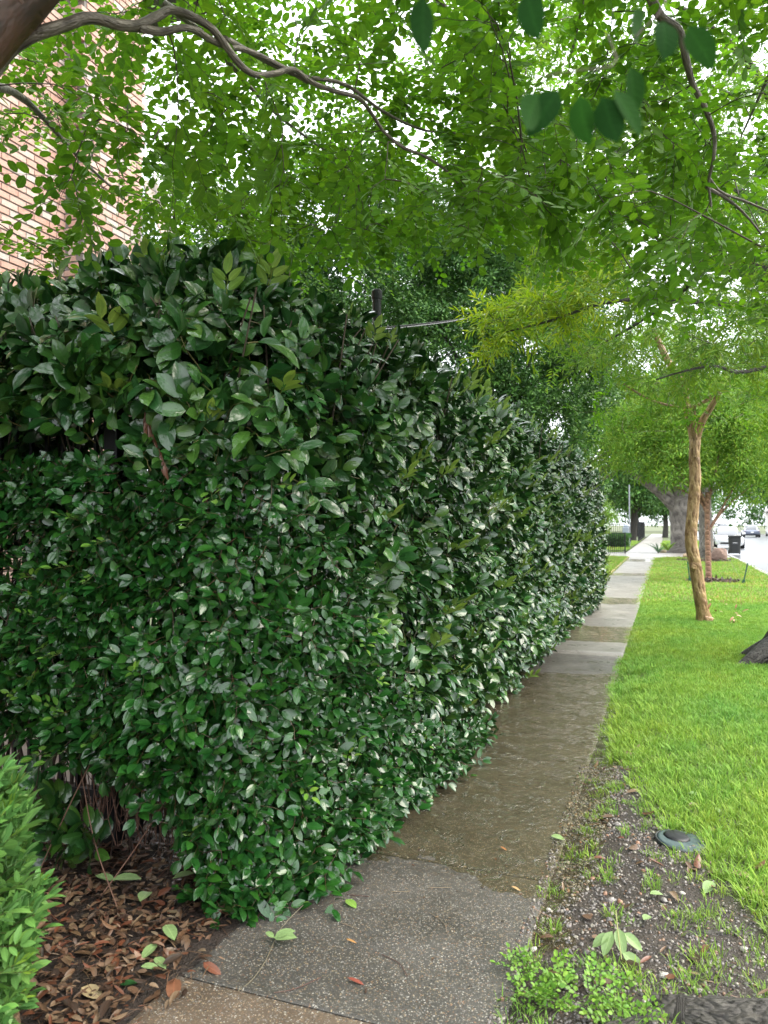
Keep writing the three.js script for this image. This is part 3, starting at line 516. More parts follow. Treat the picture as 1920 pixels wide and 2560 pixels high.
function spraysOn(ends, r, per, scale, dark = 0) {
  const out = [];
  for (const [t, d, pts] of ends) for (let k = 0; k < per; k++) {
    const at = k === 0 ? t : pts[Math.max(1, Math.floor(pts.length * (0.35 + 0.65 * r())) - 1)].clone();
    const dir = d.clone().multiplyScalar(0.5).add(V((r() - 0.5) * 1.6, (r() - 0.62) * 0.9, (r() - 0.5) * 1.6)), hint = V(0, 1, 0).addScaledVector(rv(r), 0.45);
    out.push([frame(at.clone(), dir, hint, scale[0] + (scale[1] - scale[0]) * r()), vary(r, 0.18), Math.floor(r() * 60)]);
  }
  return out;
}
const twigCol = C(0.045, 0.03, 0.022);
{
  const r = RNG(501), t = thing('overhanging_myrtle', V(-3.5, 0, -0.5), 'crape myrtle whose red brown trunk leans in above the azalea, limbs arching over the hedge', 'tree');
  const trunk = curve([[-3.5, 0, -0.5], [-3.3, 0.9, -0.75], [-2.85, 1.95, -1.1], [-2.35, 2.66, -1.46], [-2.06, 3.1, -1.67], [-1.97, 3.35, -1.8], [-1.86, 3.62, -1.94], [-1.72, 4.03, -2.19], [-1.35, 4.8, -2.5], [-1.0, 5.8, -2.8]], 40);
  part(t, 'trunk', new MB().tube(trunk, taper(0.17, 0.08, 41), 16, WHITE, true, 0.1, 0.5).done(), M.redBark);
  const limbs = [
    [0.024, 0.006, [[-2.28, 2.75, -1.62], [-2.08, 3.09, -1.82], [-2.01, 3.26, -1.89], [-1.94, 3.31, -1.92], [-1.88, 3.38, -2.0], [-1.84, 3.43, -2.06], [-1.78, 3.44, -2.14], [-1.75, 3.47, -2.2], [-1.72, 3.54, -2.27], [-1.7, 3.59, -2.32], [-1.66, 3.6, -2.39], [-1.62, 3.59, -2.46], [-1.6, 3.56, -2.52], [-1.57, 3.51, -2.59], [-1.54, 3.5, -2.65], [-1.49, 3.54, -2.73], [-1.46, 3.61, -2.84], [-1.42, 3.59, -2.91], [-1.35, 3.58, -2.99], [-1.28, 3.6, -3.12], [-1.26, 3.58, -3.23], [-1.23, 3.53, -3.3], [-1.16, 3.48, -3.38], [-1.1, 3.49, -3.51], [-1.02, 3.46, -3.65], [-0.97, 3.41, -3.77]]],
    [0.016, 0.009, [[-1.75, 3.46, -2.2], [-1.71, 3.48, -2.27], [-1.65, 3.53, -2.35], [-1.62, 3.56, -2.51], [-1.58, 3.62, -2.68], [-1.52, 3.63, -2.82], [-1.43, 3.59, -2.91]]],
    [0.014, 0.004, [[-1.6, 3.58, -2.52], [-1.61, 3.67, -2.78], [-1.55, 3.71, -3.02], [-1.42, 3.78, -3.28], [-1.32, 3.76, -3.53], [-1.19, 3.77, -3.79], [-1.1, 3.81, -3.93], [-0.9, 3.95, -4.4]]],
    [0.03, 0.006, [[-2.08, 2.95, -1.68], [-2.5, 3.4, -2.2], [-2.9, 3.75, -2.8], [-3.3, 3.9, -3.6], [-3.6, 4.0, -4.4]]],
    [0.03, 0.006, [[-1.92, 3.36, -1.82], [-2.1, 3.95, -2.6], [-2.3, 4.3, -3.4], [-2.4, 4.4, -4.4], [-2.3, 4.5, -5.6]]],
    [0.035, 0.006, [[-1.5, 4.3, -2.25], [-1.3, 4.6, -3.1], [-1.2, 4.7, -4.2], [-1.0, 4.75, -5.4], [-0.8, 4.7, -6.6]]],
    [0.03, 0.006, [[-1.3, 4.8, -2.4], [-0.8, 5.0, -2.2], [-0.3, 5.0, -1.6], [0.1, 4.9, -0.7]]],
  ];
  const seeds = [];
  for (const [a, b, pts] of limbs) { const c = curve(pts, pts.length * 4); seeds.push(...c.filter((_, k) => k % 3 === 0 && k > 3)); part(t, 'limb', new MB().tube(c, taper(a, b, c.length, 0.8), 9, WHITE, true, 0.2, 0.25).done(), M.limbBark); }
  const targets = [];
  for (let k = 0; k < 9000 && targets.length < 640; k++) {
    const p = V(lerp(-4.8, 0.15, r()), lerp(2.7, 5.6, r() ** 1.5), lerp(0.2, -6.9, r()));
    const low = 3.04 + 0.33 * Math.max(0, -p.z - 3.3) + 0.18 * fbm(p.x * 1.2, p.z * 1.2, 2) + (p.z > -2.4 ? 0.35 : 0) - (p.x < -2.6 ? 0.15 : 0);
    if (p.y < low || (p.z > -1.6 && p.x > -1.4 && p.y < 3.6)) continue;
    if (p.x < -1.2 && p.y < 3.5 && p.z > -2.0) continue; if (p.x < -1.75 && p.x < p.z * 0.62 && r() < 0.4) continue;
    if (fbm(p.x * 0.95 + 9, p.y * 0.95, p.z * 0.95) < -0.14 && r() < 0.85) continue;
    targets.push(p);
  }
  for (let k = 0; k < 2000 && targets.length < 800; k++) { const p = V(lerp(-3.4, -0.7, r()), lerp(3.3, 5.9, r()), lerp(-2.7, -6.6, r())); if (p.y < 3.1 + 0.33 * Math.max(0, -p.z - 3.3) || fbm(p.x * 1.3, p.y * 1.3 + 4, p.z * 1.3) < -0.02 || p.x < p.z * 0.78) continue; targets.push(p); }
  const g = growTwigs(seeds, targets, r, twigCol); part(t, 'twigs', g.geo, M.twig, 'stuff');
  const sp = spraysOn(g.ends, r, 5, [1.0, 1.4]);
  // three drooping sprays against the brick
  sp.sort((a, b) => { const f = (m) => { const p = V(0, 0, 0).setFromMatrixPosition(m[0]); return Math.hypot(p.x, p.y - 1.7, p.z) + (p.z > -1.9 || p.x < -3 ? 50 : 0); }; return f(a) - f(b); });
  setOut(t, 'myrtle', sprMyr, M.canopy, sp, 290);
}
{
  const r = RNG(601), t = thing('roadside_tree', V(1.25, 0, -2.35), 'verge tree whose dark surface roots and drooping branch enter at the picture edge', 'tree');
  part(t, 'trunk', new MB().tube(curve([[1.25, -0.05, -2.35], [1.22, 0.5, -2.35], [1.2, 1.6, -2.3], [1.1, 2.8, -2.3], [1.0, 4.0, -2.4], [0.7, 5.2, -2.7]], 24), [...taper(0.4, 0.22, 5), ...taper(0.21, 0.1, 20)], 16, WHITE, true, 0.14, 0.5).done(), M.oakBark);
  const limbs = [
    [0.03, 0.005, [[1.05, 3.4, -2.35], [0.6, 4.2, -2.7], [0.1, 4.4, -3.0], [-0.1, 4.1, -3.18], [-0.02, 3.85, -3.38], [0.06, 3.81, -3.46], [0.09, 3.71, -3.52], [0.12, 3.63, -3.59], [0.17, 3.56, -3.66], [0.21, 3.47, -3.73], [0.21, 3.37, -3.73], [0.19, 3.28, -3.78], [0.2, 3.16, -3.79]]],
    [0.009, 0.004, [[0.19, 3.29, -3.78], [0.24, 3.25, -3.85], [0.35, 3.23, -3.95], [0.47, 3.18, -4.0], [0.7, 3.1, -4.1]]],
    [0.009, 0.004, [[0.18, 3.25, -3.78], [0.3, 3.22, -3.93], [0.4, 3.16, -4.07], [0.52, 3.04, -4.23]]],
    [0.05, 0.006, [[0.95, 4.2, -2.4], [0.9, 4.5, -3.4], [0.7, 4.5, -4.6], [0.5, 4.4, -5.8]]],
    [0.045, 0.006, [[0.8, 4.9, -2.6], [0.2, 5.3, -3.4], [-0.3, 5.2, -4.4], [-0.6, 5.0, -5.4]]],
    [0.012, 0.001, [[0.5, 4.3, -2.75], [0.2, 3.6, -1.9], [0.04, 3.0, -1.3], [0.0, 2.5, -1.0], [-0.02, 2.34, -0.92]]],
  ];
  const seeds = [];
  limbs.forEach(([a, b, pts], k) => { const c = curve(pts, pts.length * 4); if (k < 5) seeds.push(...c.filter((_, i) => i % 3 === 0 && i > 3)); part(t, 'limb', new MB().tube(c, taper(a, b, c.length, 0.8), 9, WHITE, true, 0.15, 0.25).done(), M.limbBark); });
  const targets = [];
  for (let k = 0; k < 9000 && targets.length < 265; k++) {
    const p = V(lerp(-0.9, 2.4, r()), lerp(2.5, 5.4, r() ** 1.4), lerp(-1.2, -6.9, r()));
    const low = 2.78 + 0.22 * Math.max(0, -p.z - 3.8) + 0.3 * fbm(p.x * 1.1 + 3, p.z * 1.1, 7) + (p.z > -2.6 ? 0.7 : 0) + (p.x < -0.2 ? 0.25 : 0);
    if (p.y < low || p.x > -p.z * 0.11 + 1.0) continue;
    if (fbm(p.x * 0.95 + 2, p.y * 0.95, p.z * 0.95 + 4) < -0.02 && r() < 0.9) continue;
    targets.push(p);
  }
  const g = growTwigs(seeds, targets, r, twigCol); part(t, 'twigs', g.geo, M.twig, 'stuff');
  const sp = spraysOn(g.ends, r, 5, [1.0, 1.4]);
  sp.sort((a, b) => { const f = (m) => { const p = V(0, 0, 0).setFromMatrixPosition(m[0]); return Math.hypot(p.x, p.y - 1.7, p.z) + (p.z > -2.4 || p.x > -p.z * 0.11 ? 50 : 0); }; return f(a) - f(b); });
  setOut(t, 'tree', sprMyr, M.canopy, sp, 270);
  // leaves hanging close to the camera
  const big = makeKit([leafGeo(0.068, 0.037, { a: 0.6, b: 0.8, curl: 0.15, fold: 0.15 }), leafGeo(0.06, 0.038, { a: 0.6, b: 0.75, curl: 0.2, fold: 0.2 })], [C(0.022, 0.085, 0.012), C(0.016, 0.066, 0.012)]);
  const near = [[-0.125, 2.165, -0.8, -0.3], [-0.105, 2.17, -0.81, -0.7], [-0.085, 2.165, -0.82, 0.1], [-0.062, 2.16, -0.82, 0.35], [-0.05, 2.17, -0.83, 0.8], [-0.14, 2.29, -0.82, 0.2], [-0.02, 2.29, -0.9, -0.5], [0.0, 2.275, -0.9, 0.1], [0.025, 2.27, -0.91, 0.6], [-0.245, 2.285, -0.78, -0.2], [-0.035, 2.22, -0.88, 0.2]];
  near.forEach(([x, y, z, a], k) => partAt(t, 'leaf', big[k % 4], M.nearLeaf, frame(V(x, y - 0.012, z), V(Math.sin(a) * 0.8, -0.8, 0.35 * Math.cos(k)), V(0.6 * Math.sin(k * 2), 0.5, 0.8 * (k % 3 ? 1 : -0.4)), 0.85)));
  for (const pts of [[[-0.06, 2.25, -0.88], [-0.05, 2.19, -0.84], [-0.09, 2.178, -0.815], [-0.13, 2.17, -0.8]], [[0.0, 2.35, -0.95], [0.0, 2.28, -0.9], [-0.03, 2.24, -0.88]], [[-0.02, 2.36, -0.95], [-0.14, 2.33, -0.84], [-0.25, 2.3, -0.78]]]) part(t, 'twig', new MB().tube(curve(pts, 8), 0.0009, 5, C(0.05, 0.035, 0.02)).done(), M.twig);
  // roots breaking the surface
  const root = (pts, rad) => part(t, 'root', new MB().tube(curve(pts, 26), rad, 12, WHITE, true, 0.3, 0.3).done(), M.oakBark);
  root([[1.0, 0.08, -2.5], [0.6, 0.03, -2.78], [0.34, 0.0, -2.82], [0.14, -0.005, -2.82], [-0.02, -0.02, -2.86], [-0.14, -0.06, -2.98]], taper(0.17, 0.035, 27, 1.0));
  root([[0.05, -0.03, -2.9], [-0.1, -0.0, -2.72], [-0.3, -0.02, -2.62], [-0.44, -0.05, -2.6]], taper(0.04, 0.02, 27));
  root([[0.75, 0.0, -2.75], [0.4, -0.02, -3.3], [0.14, -0.012, -3.42], [0.02, -0.015, -3.3], [-0.11, -0.02, -3.14], [-0.22, -0.04, -3.08]], taper(0.04, 0.018, 27));
  root([[-0.08, -0.03, -3.05], [-0.2, -0.008, -3.0], [-0.33, -0.012, -2.98], [-0.45, -0.04, -2.95]], taper(0.025, 0.018, 27));
}

// ---------------------------------------------------------------- trees farther along
function crown(parent, blobs, n, clumps, mat, r, scale, tint, name = 'crown') {
  const by = clumps.map(() => []), vol = blobs.map((b) => (b[3] * b[4] * b[5]) ** 0.66), sum = vol.reduce((a, b) => a + b);
  blobs.forEach((b, i) => {
    const m = Math.round(n * vol[i] / sum);
    for (let k = 0; k < m; k++) {
      const d = rv(r).normalize(); if (d.y < -0.55 && r() < 0.5) d.y *= -1;
      const q = (0.62 + 0.42 * r()) * (1 + 0.28 * fbm(d.x * 2 + i * 3, d.y * 2, d.z * 2)); const p = V(b[0] + d.x * b[3] * q, b[1] + d.y * b[4] * q, b[2] + d.z * b[5] * q);
      if (fbm(p.x * 0.9, p.y * 0.9, p.z * 0.9 + 5) < -0.2) continue;
      const e = new THREE.Matrix4().compose(p, new THREE.Quaternion().setFromEuler(new THREE.Euler((r() - 0.5) * 0.9, r() * 6.28, (r() - 0.5) * 0.9)), V(1, 1, 1).multiplyScalar(lerp(scale[0], scale[1], r())));
      by[Math.floor(r() * by.length)].push([e, vary(r, 0.22).multiply(tint ?? WHITE)]);
    }
  });
  by.forEach((l, k) => l.length && copies(parent, name, clumps[k].geo, mat, l));
}
function tree(name, label, base, trunkPts, r0, r1, bark, blobs, n, clumps, mat, seed, scale = [0.8, 1.3], { sides = 10, wob = 0.15, uv = 0.6, group, branches = true, flare = 1.35 } = {}) {
  const r = RNG(seed), t = thing(name, V(...base), label, 'tree', group), c = curve(trunkPts, 18);
  const rad = taper(r0, r1, 19); rad[0] *= flare; rad[1] *= 1 + (flare - 1) * 0.35; part(t, 'trunk', new MB().tube(c, rad, sides, WHITE, true, wob, uv).done(), bark);
  if (branches) for (const b of blobs) { const s = c[Math.floor(9 + r() * 8)], e = V(b[0], b[1], b[2]); part(t, 'branch', new MB().tube(curve([s, s.clone().lerp(e, 0.5).add(rv(r).multiplyScalar(0.3)), e], 6), taper(r1 * 0.6, r1 * 0.15, 7), 6, WHITE, false, 0.1, uv).done(), bark); }
  crown(t, blobs, n, clumps, mat, r, scale); return t;
}
// dark evergreen behind the hedge
tree('evergreen_tree', 'dense dark evergreen tree standing behind the hedge and the cables', [-4.2, 0, -20], [[-4.2, 0, -20], [-4.1, 2, -20], [-4.0, 5, -20]], 0.28, 0.16, M.oakBark,
  [[-5.2, 6.0, -18.5, 2.0, 1.5, 1.8], [-3.9, 4.6, -18.8, 1.5, 1.1, 1.5], [-3.0, 6.6, -19.5, 1.7, 1.2, 1.7], [-2.8, 4.2, -19.8, 1.2, 1.1, 1.3], [-4.6, 7.8, -20, 2.2, 1.3, 2], [-2.2, 5.3, -20.5, 1.2, 1, 1.4], [-5.6, 3.4, -19.4, 1.6, 1.4, 1.4], [-4.0, 9.2, -20.5, 2.0, 1.2, 1.8], [-6.6, 8.6, -20, 1.8, 1.4, 1.7]], 4600, clEver, M.crown, 701, [0.8, 1.35]);
tree('evergreen_tree', 'second evergreen filling the gap right of the brick house, pale sky behind it', [-8.6, 0, -17], [[-8.6, 0, -17], [-8.4, 3, -17], [-8.2, 6, -17]], 0.25, 0.14, M.oakBark,
  [[-8.6, 6.4, -16, 1.7, 1.4, 1.6], [-7.4, 5.0, -15.6, 1.5, 1.3, 1.4], [-9.6, 4.8, -16.5, 1.6, 1.5, 1.6], [-7.0, 7.2, -16.5, 1.5, 1.2, 1.4], [-8.8, 8.0, -17, 1.6, 1.0, 1.5], [-8.2, 9.6, -17, 2.0, 1.2, 1.6], [-6.4, 9.0, -17.5, 1.6, 1.3, 1.5], [-10.2, 7.6, -17.5, 1.6, 1.6, 1.6], [-10.7, 8.6, -15.5, 1.5, 1.5, 1.4], [-10.3, 6.8, -15.2, 1.4, 1.3, 1.3]], 4600, clEver, M.crown, 702, [0.8, 1.3]);
tree('evergreen_tree', 'tall evergreen farthest back above the hedge top', [-6.4, 0, -27], [[-6.4, 0, -27], [-6.3, 4, -27], [-6.2, 8, -27]], 0.3, 0.16, M.oakBark,
  [[-6.4, 9.4, -26, 2.6, 2, 2.4], [-8.6, 7.4, -27, 2.2, 2, 2.2], [-4.6, 7.6, -27, 2, 1.8, 2], [-6.6, 5.4, -26.4, 2.4, 1.8, 2], [-11, 9, -29, 2.6, 2.4, 2.4], [-7, 12, -27, 3, 1.8, 2.4], [-3.5, 10.5, -28, 2.4, 1.8, 2.2]], 3200, clEver, M.crown, 703, [1.0, 1.7]);
{ // willow oak on the verge
  const r = RNG(801), t = thing('willow_oak', V(1.55, 0, -10.3), 'willow oak with thick dark trunk at the edge of the lawn and fine drooping foliage', 'tree');
  const tr = curve([[1.58, -0.08, -10.3], [1.58, 0.25, -10.3], [1.62, 1.0, -10.4], [1.74, 2.2, -10.5], [1.72, 3.2, -10.6], [1.62, 4.0, -10.65], [1.42, 4.7, -10.65], [1.4, 5.3, -10.65], [1.6, 6.2, -10.9], [1.8, 7.4, -11.2]], 36);
  const rad = tr.map((p) => p.y < 0.9 ? 0.33 + 0.4 * (1 - clamp(p.y / 0.9)) ** 3 : lerp(0.34, 0.14, clamp((p.y - 0.9) / 6)));
  part(t, 'trunk', new MB().tube(tr, rad, 24, WHITE, true, 0.22, 0.5).done(), M.oakBark);
  for (const [x, z] of [[0.72, -9.85], [0.8, -10.6], [1.5, -9.2], [2.4, -9.8]]) part(t, 'root', new MB().tube(curve([[1.5, 0.3, -10.3], [lerp(1.5, x, 0.55), 0.12, lerp(-10.3, z, 0.55)], [x, -0.06, z]], 10), taper(0.22, 0.05, 11), 10, WHITE, true, 0.25, 0.4).done(), M.oakBark);
  const limbs = [
    [0.13, 0.02, [[1.45, 4.75, -10.65], [1.12, 4.88, -10.61], [0.83, 4.89, -10.4], [0.54, 4.91, -10.18], [0.35, 4.97, -10.01], [0.17, 5.13, -9.83], [-0.19, 5.27, -9.48], [-0.53, 5.35, -9.14], [-0.95, 5.45, -8.77]]],
    [0.04, 0.008, [[1.5, 4.45, -10.56], [0.59, 4.24, -9.57], [-0.1, 4.13, -8.68], [-0.65, 4.01, -8.26], [-1.12, 3.84, -8.09], [-1.6, 3.71, -7.91]]],
    [0.035, 0.007, [[1.66, 3.7, -10.6], [1.23, 3.62, -10.3], [0.82, 3.49, -9.88], [0.49, 3.48, -9.33], [0.15, 3.37, -8.99], [-0.1, 3.27, -8.8]]],
    [0.08, 0.012, [[1.45, 5.3, -10.7], [0.9, 6.2, -11.2], [0.1, 6.8, -12], [-0.9, 7.0, -13]]],
    [0.08, 0.012, [[1.6, 6.2, -10.9], [1.1, 7.1, -10.2], [0.3, 7.6, -9.4], [-0.6, 7.6, -8.6]]],
    [0.07, 0.012, [[1.6, 5.6, -10.8], [2.3, 6.0, -10.2], [3, 6.2, -9.2]]],
    [0.05, 0.01, [[0.5, 4.9, -10.15], [0.1, 4.75, -11], [-0.5, 4.6, -11.8], [-1.2, 4.35, -12.2]]],
  ];
  const seeds = []; for (const [a, b, pts] of limbs) { const c = curve(pts, pts.length * 4); seeds.push(...c.filter((_, k) => k % 3 === 0 && k > 2)); part(t, 'limb', new MB().tube(c, taper(a, b, c.length, 0.8), 9, WHITE, true, 0.2, 0.4).done(), M.oakBark); }
  const targets = [];
  for (let k = 0; k < 9000 && targets.length < 640; k++) {
    const p = V(lerp(-2.0, 2.8, r()), lerp(3.0, 8.2, r()), lerp(-7.3, -13.5, r()));
    const low = 3.45 + 0.5 * fbm(p.x * 0.8, p.z * 0.8, 1) + 0.1 * Math.max(0, p.x) + 0.55 * Math.max(0, -p.x) - (p.z > -8.6 ? 0.1 : 0);
    if (p.y < low || p.x > -p.z * 0.13 + 0.9) continue; if (p.x < -1.9 + 0.5 * noise(p.y)) continue;
    if (fbm(p.x * 0.8, p.y * 0.8 + 6, p.z * 0.8) < -0.06 && r() < 0.9) continue; targets.push(p);
  }
  // the yellow green bough that hangs towards the hedge
  for (let k = 0; k < 30; k++) { const a = r(); targets.push(V(lerp(-0.6, -1.8, a) + (r() - 0.5) * 0.3, lerp(4.3, 3.75, a) + (r() - 0.5) * 0.3, lerp(-8.3, -7.9, a) + (r() - 0.5) * 0.6)); }
  const g = growTwigs(seeds, targets, r, C(0.05, 0.04, 0.03)); part(t, 'twigs', g.geo, M.twig, 'stuff');
  const sp = spraysOn(g.ends, r, 5, [0.8, 1.2]); for (const s of sp) { const p = V(0, 0, 0).setFromMatrixPosition(s[0]); if (p.x < -0.4 && p.y < 4.6 && p.z > -9) s[1].multiply(C(1.75, 1.4, 0.8)); }
  const by = sprWil.map(() => []); sp.forEach(([m, c, v]) => by[v % 4].push([m, c])); by.forEach((l, k) => copies(t, 'foliage', sprWil[k].geo, M.airy, l));
}
{ // crape myrtle with smooth tan trunk on the lawn
  const r = RNG(811), t = thing('crape_myrtle', V(0.58, 0, -13.9), 'crape myrtle with smooth tan streaked trunk standing alone in the lawn', 'tree');
  const tr = curve([[0.6, -0.03, -13.9], [0.575, 0.12, -13.9], [0.53, 0.41, -13.88], [0.46, 0.94, -13.84], [0.38, 1.42, -13.81], [0.42, 1.96, -13.82], [0.45, 2.43, -13.82], [0.44, 2.9, -13.8], [0.455, 3.17, -13.81]], 36);
  part(t, 'trunk', new MB().tube(tr, tr.map((p, k) => lerp(0.105, 0.088, k / 36) + (p.y < 0.2 ? 0.05 * (1 - p.y / 0.2) : 0)), 16, WHITE, true, 0.22, 0.6).done(), M.myrtleBark);
  part(t, 'burl', (() => { const g = new THREE.IcosahedronGeometry(0.06, 3), P = g.attributes.position; for (let k = 0; k < P.count; k++) { const q = V(0, 0, 0).fromBufferAttribute(P, k), f = 1 + 0.5 * fbm(q.x * 22, q.y * 22, q.z * 22); P.setXYZ(k, q.x * f, q.y * f * 1.3, q.z * f); } g.computeVertexNormals(); return g.translate(0.42, 0.98, -13.76); })(), M.myrtleBark);
  const seeds = [], limb = (a, b, pts) => { const c = curve(pts, pts.length * 4); seeds.push(...c.filter((_, k) => k % 3 === 0)); part(t, 'limb', new MB().tube(c, taper(a, b, c.length), 10, WHITE, true, 0.15, 0.5).done(), M.myrtleBark); };
  limb(0.075, 0.05, [[0.45, 3.05, -13.81], [0.38, 3.44, -13.77], [0.31, 3.78, -13.75], [0.28, 4.05, -13.73], [0.16, 4.22, -13.68], [0.03, 4.47, -13.74], [-0.2, 5.0, -13.8]]);
  limb(0.065, 0.042, [[0.46, 3.05, -13.81], [0.56, 3.39, -13.74], [0.7, 3.63, -13.68], [0.83, 3.86, -13.62]]);
  limb(0.035, 0.026, [[0.45, 2.8, -13.7], [0.45, 3.2, -13.68], [0.43, 3.48, -13.58], [0.45, 3.65, -13.48]]);
  limb(0.035, 0.012, [[0.7, 3.78, -13.45], [0.6, 3.7, -13.46], [0.46, 3.64, -13.48], [0.15, 3.61, -13.26], [-0.15, 3.65, -12.93], [-0.39, 3.74, -12.63], [-0.61, 3.86, -12.33]]);
  const targets = []; for (let k = 0; k < 150; k++) targets.push(V(lerp(-1.4, 1.9, r()), lerp(3.3, 5.6, r()), lerp(-12, -15, r())));
  const g = growTwigs(seeds, targets, r, C(0.1, 0.07, 0.045)); part(t, 'twigs', g.geo, M.twig, 'stuff');
  const by = sprMyr.map(() => []); spraysOn(g.ends, r, 3, [0.9, 1.3]).forEach(([m, c, v]) => by[v % 6].push([m, c])); by.forEach((l, k) => copies(t, 'foliage', sprMyr[k].geo, M.canopy, l));
  const dl = makeKit([leafGeo(0.07, 0.022, { curl: 0.4 })], [C(0.42, 0.2, 0.09)])[0], d = thing('dead_shoot', V(0.85, 0, -13.7), 'orange withered shoots beside the foot of the tan trunk', 'dead plant');
  for (let k = 0; k < 26; k++) { const h = r() ** 2 * 0.4; partAt(d, 'dead_leaf', dl, M.dry, frame(V(0.8 + (r() - 0.3) * 0.5, 0.02 + h, -13.72 + (r() - 0.5) * 0.2), V((r() - 0.5), 0.6 - r(), (r() - 0.5)), V(0, 1, 0.5), 1 + r())); }
}
tree('young_tree', 'young tree with flaking brown trunk in a mulch ring between green stakes', [1.13, 0, -23.9], [[1.13, 0, -23.9], [1.12, 0.8, -23.9], [1.1, 1.75, -23.9], [1.12, 2.6, -23.9]], 0.085, 0.07, M.flakeBark,
  [[0.4, 3.3, -23.6, 1.1, 0.7, 1.1], [1.4, 3.4, -23.8, 1.2, 0.75, 1.2], [2.3, 2.8, -23.9, 1.0, 0.55, 1.0], [-0.5, 3.7, -24, 0.9, 0.7, 0.9], [1.0, 4.5, -24, 1.6, 0.8, 1.3], [2.4, 4.0, -24.3, 1.2, 0.9, 1.1], [-0.9, 4.6, -24.4, 0.9, 0.8, 0.9], [0.2, 5.4, -24.6, 1.3, 0.8, 1.2], [2.0, 5.4, -24.6, 1.3, 0.8, 1.2]], 2300, clPin, M.airy, 711, [0.75, 1.15]);
tree('street_oak', 'large grey trunked oak with spreading limb beyond the driveway', [0.9, 0, -47.5], [[0.9, -0.1, -47.5], [0.9, 1, -47.5], [0.75, 2.6, -47.5], [0.9, 4.4, -47.5], [1.0, 6.5, -47.5]], 0.78, 0.4, M.greyBark,
  [[-1.6, 5.6, -46, 2.4, 1.5, 2.2], [1.2, 6.2, -46, 2.6, 1.6, 2.4], [3.8, 6, -47, 2.4, 1.6, 2.2], [0, 8.6, -47, 3.4, 1.8, 3], [-3.6, 7.2, -47.5, 2.4, 1.6, 2.2], [4.4, 8.2, -47, 2.6, 1.6, 2.4]], 2200, clFar, M.crown, 721, [0.7, 1.2], { wob: 0.12, sides: 20, flare: 1.4, uv: 1.4 });
{ const t = scene.getObjectByName('street_oak'); part(t, 'limb', new MB().tube(curve([[0.6, 2.4, -47.4], [-0.3, 3.4, -47.2], [-1.2, 4.1, -46.8], [-2.4, 5.0, -46.4]], 12), taper(0.34, 0.14, 13), 10, WHITE, true, 0.1, 1).done(), M.greyBark); }
tree('rough_barked_tree', 'rough barked trunk between the oak and the boulder', [1.72, 0, -38], [[1.72, -0.1, -38], [1.7, 1, -38], [1.66, 2.6, -38], [1.7, 4.5, -38]], 0.33, 0.24, M.greyBark,
  [[1.2, 5.0, -37, 1.9, 1.0, 1.6], [3, 4.7, -37.6, 1.8, 1.0, 1.6], [0, 6, -38, 1.8, 1.1, 1.6], [2.4, 6.4, -38, 2.2, 1.2, 1.8]], 1500, clPin, M.airy, 731, [1.1, 1.8], { sides: 14, uv: 0.8 });
tree('lime_green_tree', 'lime green tree filling the view between hedge end and tan trunk', [-4.6, 0, -34], [[-4.6, 0, -34], [-4.4, 2.4, -33.8], [-3.2, 5, -33.4]], 0.2, 0.12, M.greyBark,
  [[-2.6, 4.6, -32, 1.5, 1.0, 1.4], [-0.8, 5.2, -32.5, 1.6, 1.0, 1.4], [-2.2, 6.8, -33, 2.0, 1.2, 1.6], [0.6, 6.6, -33, 1.8, 1.1, 1.6], [-0.6, 8.6, -33, 2.2, 1.3, 1.8], [2.6, 7.6, -33, 1.9, 1.3, 1.6], [3.8, 6.2, -32, 1.6, 1.1, 1.4], [-3.6, 8.8, -33, 1.8, 1.2, 1.6], [4.6, 9.2, -33, 2, 1.3, 1.6]], 2600, clPin, M.airy, 741, [1.0, 1.7]);
const farTrees = [
  [-4.6, -52, 3.0, 0.09, 'small multi stemmed tree above the box hedge'], [-8, -60, 7, 0.3, 'broad tree behind the far iron fence'], [-3.2, -78, 6.5, 0.4, 'leaning grey trunk beside the far pavement'],
  [-3.4, -100, 6, 0.3, 'tree shading the far end of the pavement'], [-0.2, -95, 6, 0.35, 'roadside tree beyond the big oak'], [2.4, -120, 8, 0.4, 'distant tree at the kerb behind the white car'],
  [14.5, -72, 6.5, 0.4, 'dark tree across the street by the grey car'], [17, -100, 8, 0.4, 'tree behind the house across the street'], [15.5, -130, 9, 0.4, 'far tree across the street at the bend'], [20, -60, 8, 0.4, 'tree by the fence across the street'],
];
farTrees.forEach(([x, z, h, rr, label], k) => tree('distant_tree', label, [x, 0, z], [[x, -0.1, z], [x + 0.1 * (k % 3), h * 0.25, z], [x + 0.3 * ((k % 3) - 1), h * 0.55, z]], rr, rr * 0.6, M.oakBark,
  [[x - h * 0.25, h * 0.72, z, h * 0.33, h * 0.2, h * 0.3], [x + h * 0.28, h * 0.68, z, h * 0.32, h * 0.19, h * 0.3], [x, h * 0.92, z, h * 0.42, h * 0.22, h * 0.36], [x + h * 0.1, h * 0.6, z + h * 0.2, h * 0.28, h * 0.15, h * 0.25]], h < 4 ? 500 : 620, h < 4 ? clPin : clFar, M.crown, 900 + k, h < 4 ? [0.6, 0.9] : [1.0, 1.6], { group: 'trees down the street' }));
{ // wood closing the view
  const r = RNG(951), blobs = []; for (let k = 0; k < 34; k++) { const x = -70 + k * 5; blobs.push([x, 5 + 3 * r(), -165 - 18 * r(), 5, 5 + 2 * r(), 4]); }
  for (let k = 0; k < 12; k++) blobs.push([-14 - 5 * r(), 5 + 2 * r(), -38 - k * 8, 3.4, 4, 4]);
  for (let k = 0; k < 10; k++) blobs.push([34 + 5 * r(), 5, -20 - k * 14, 4, 5, 6]);
  const g = thing('distant_wood', V(0, 0, -165), 'far mass of trees closing the street', 'trees', null, 'stuff'); crown(g, blobs, 6500, clFar, M.crown, r, [1.8, 3.2], null, 'wood');
}

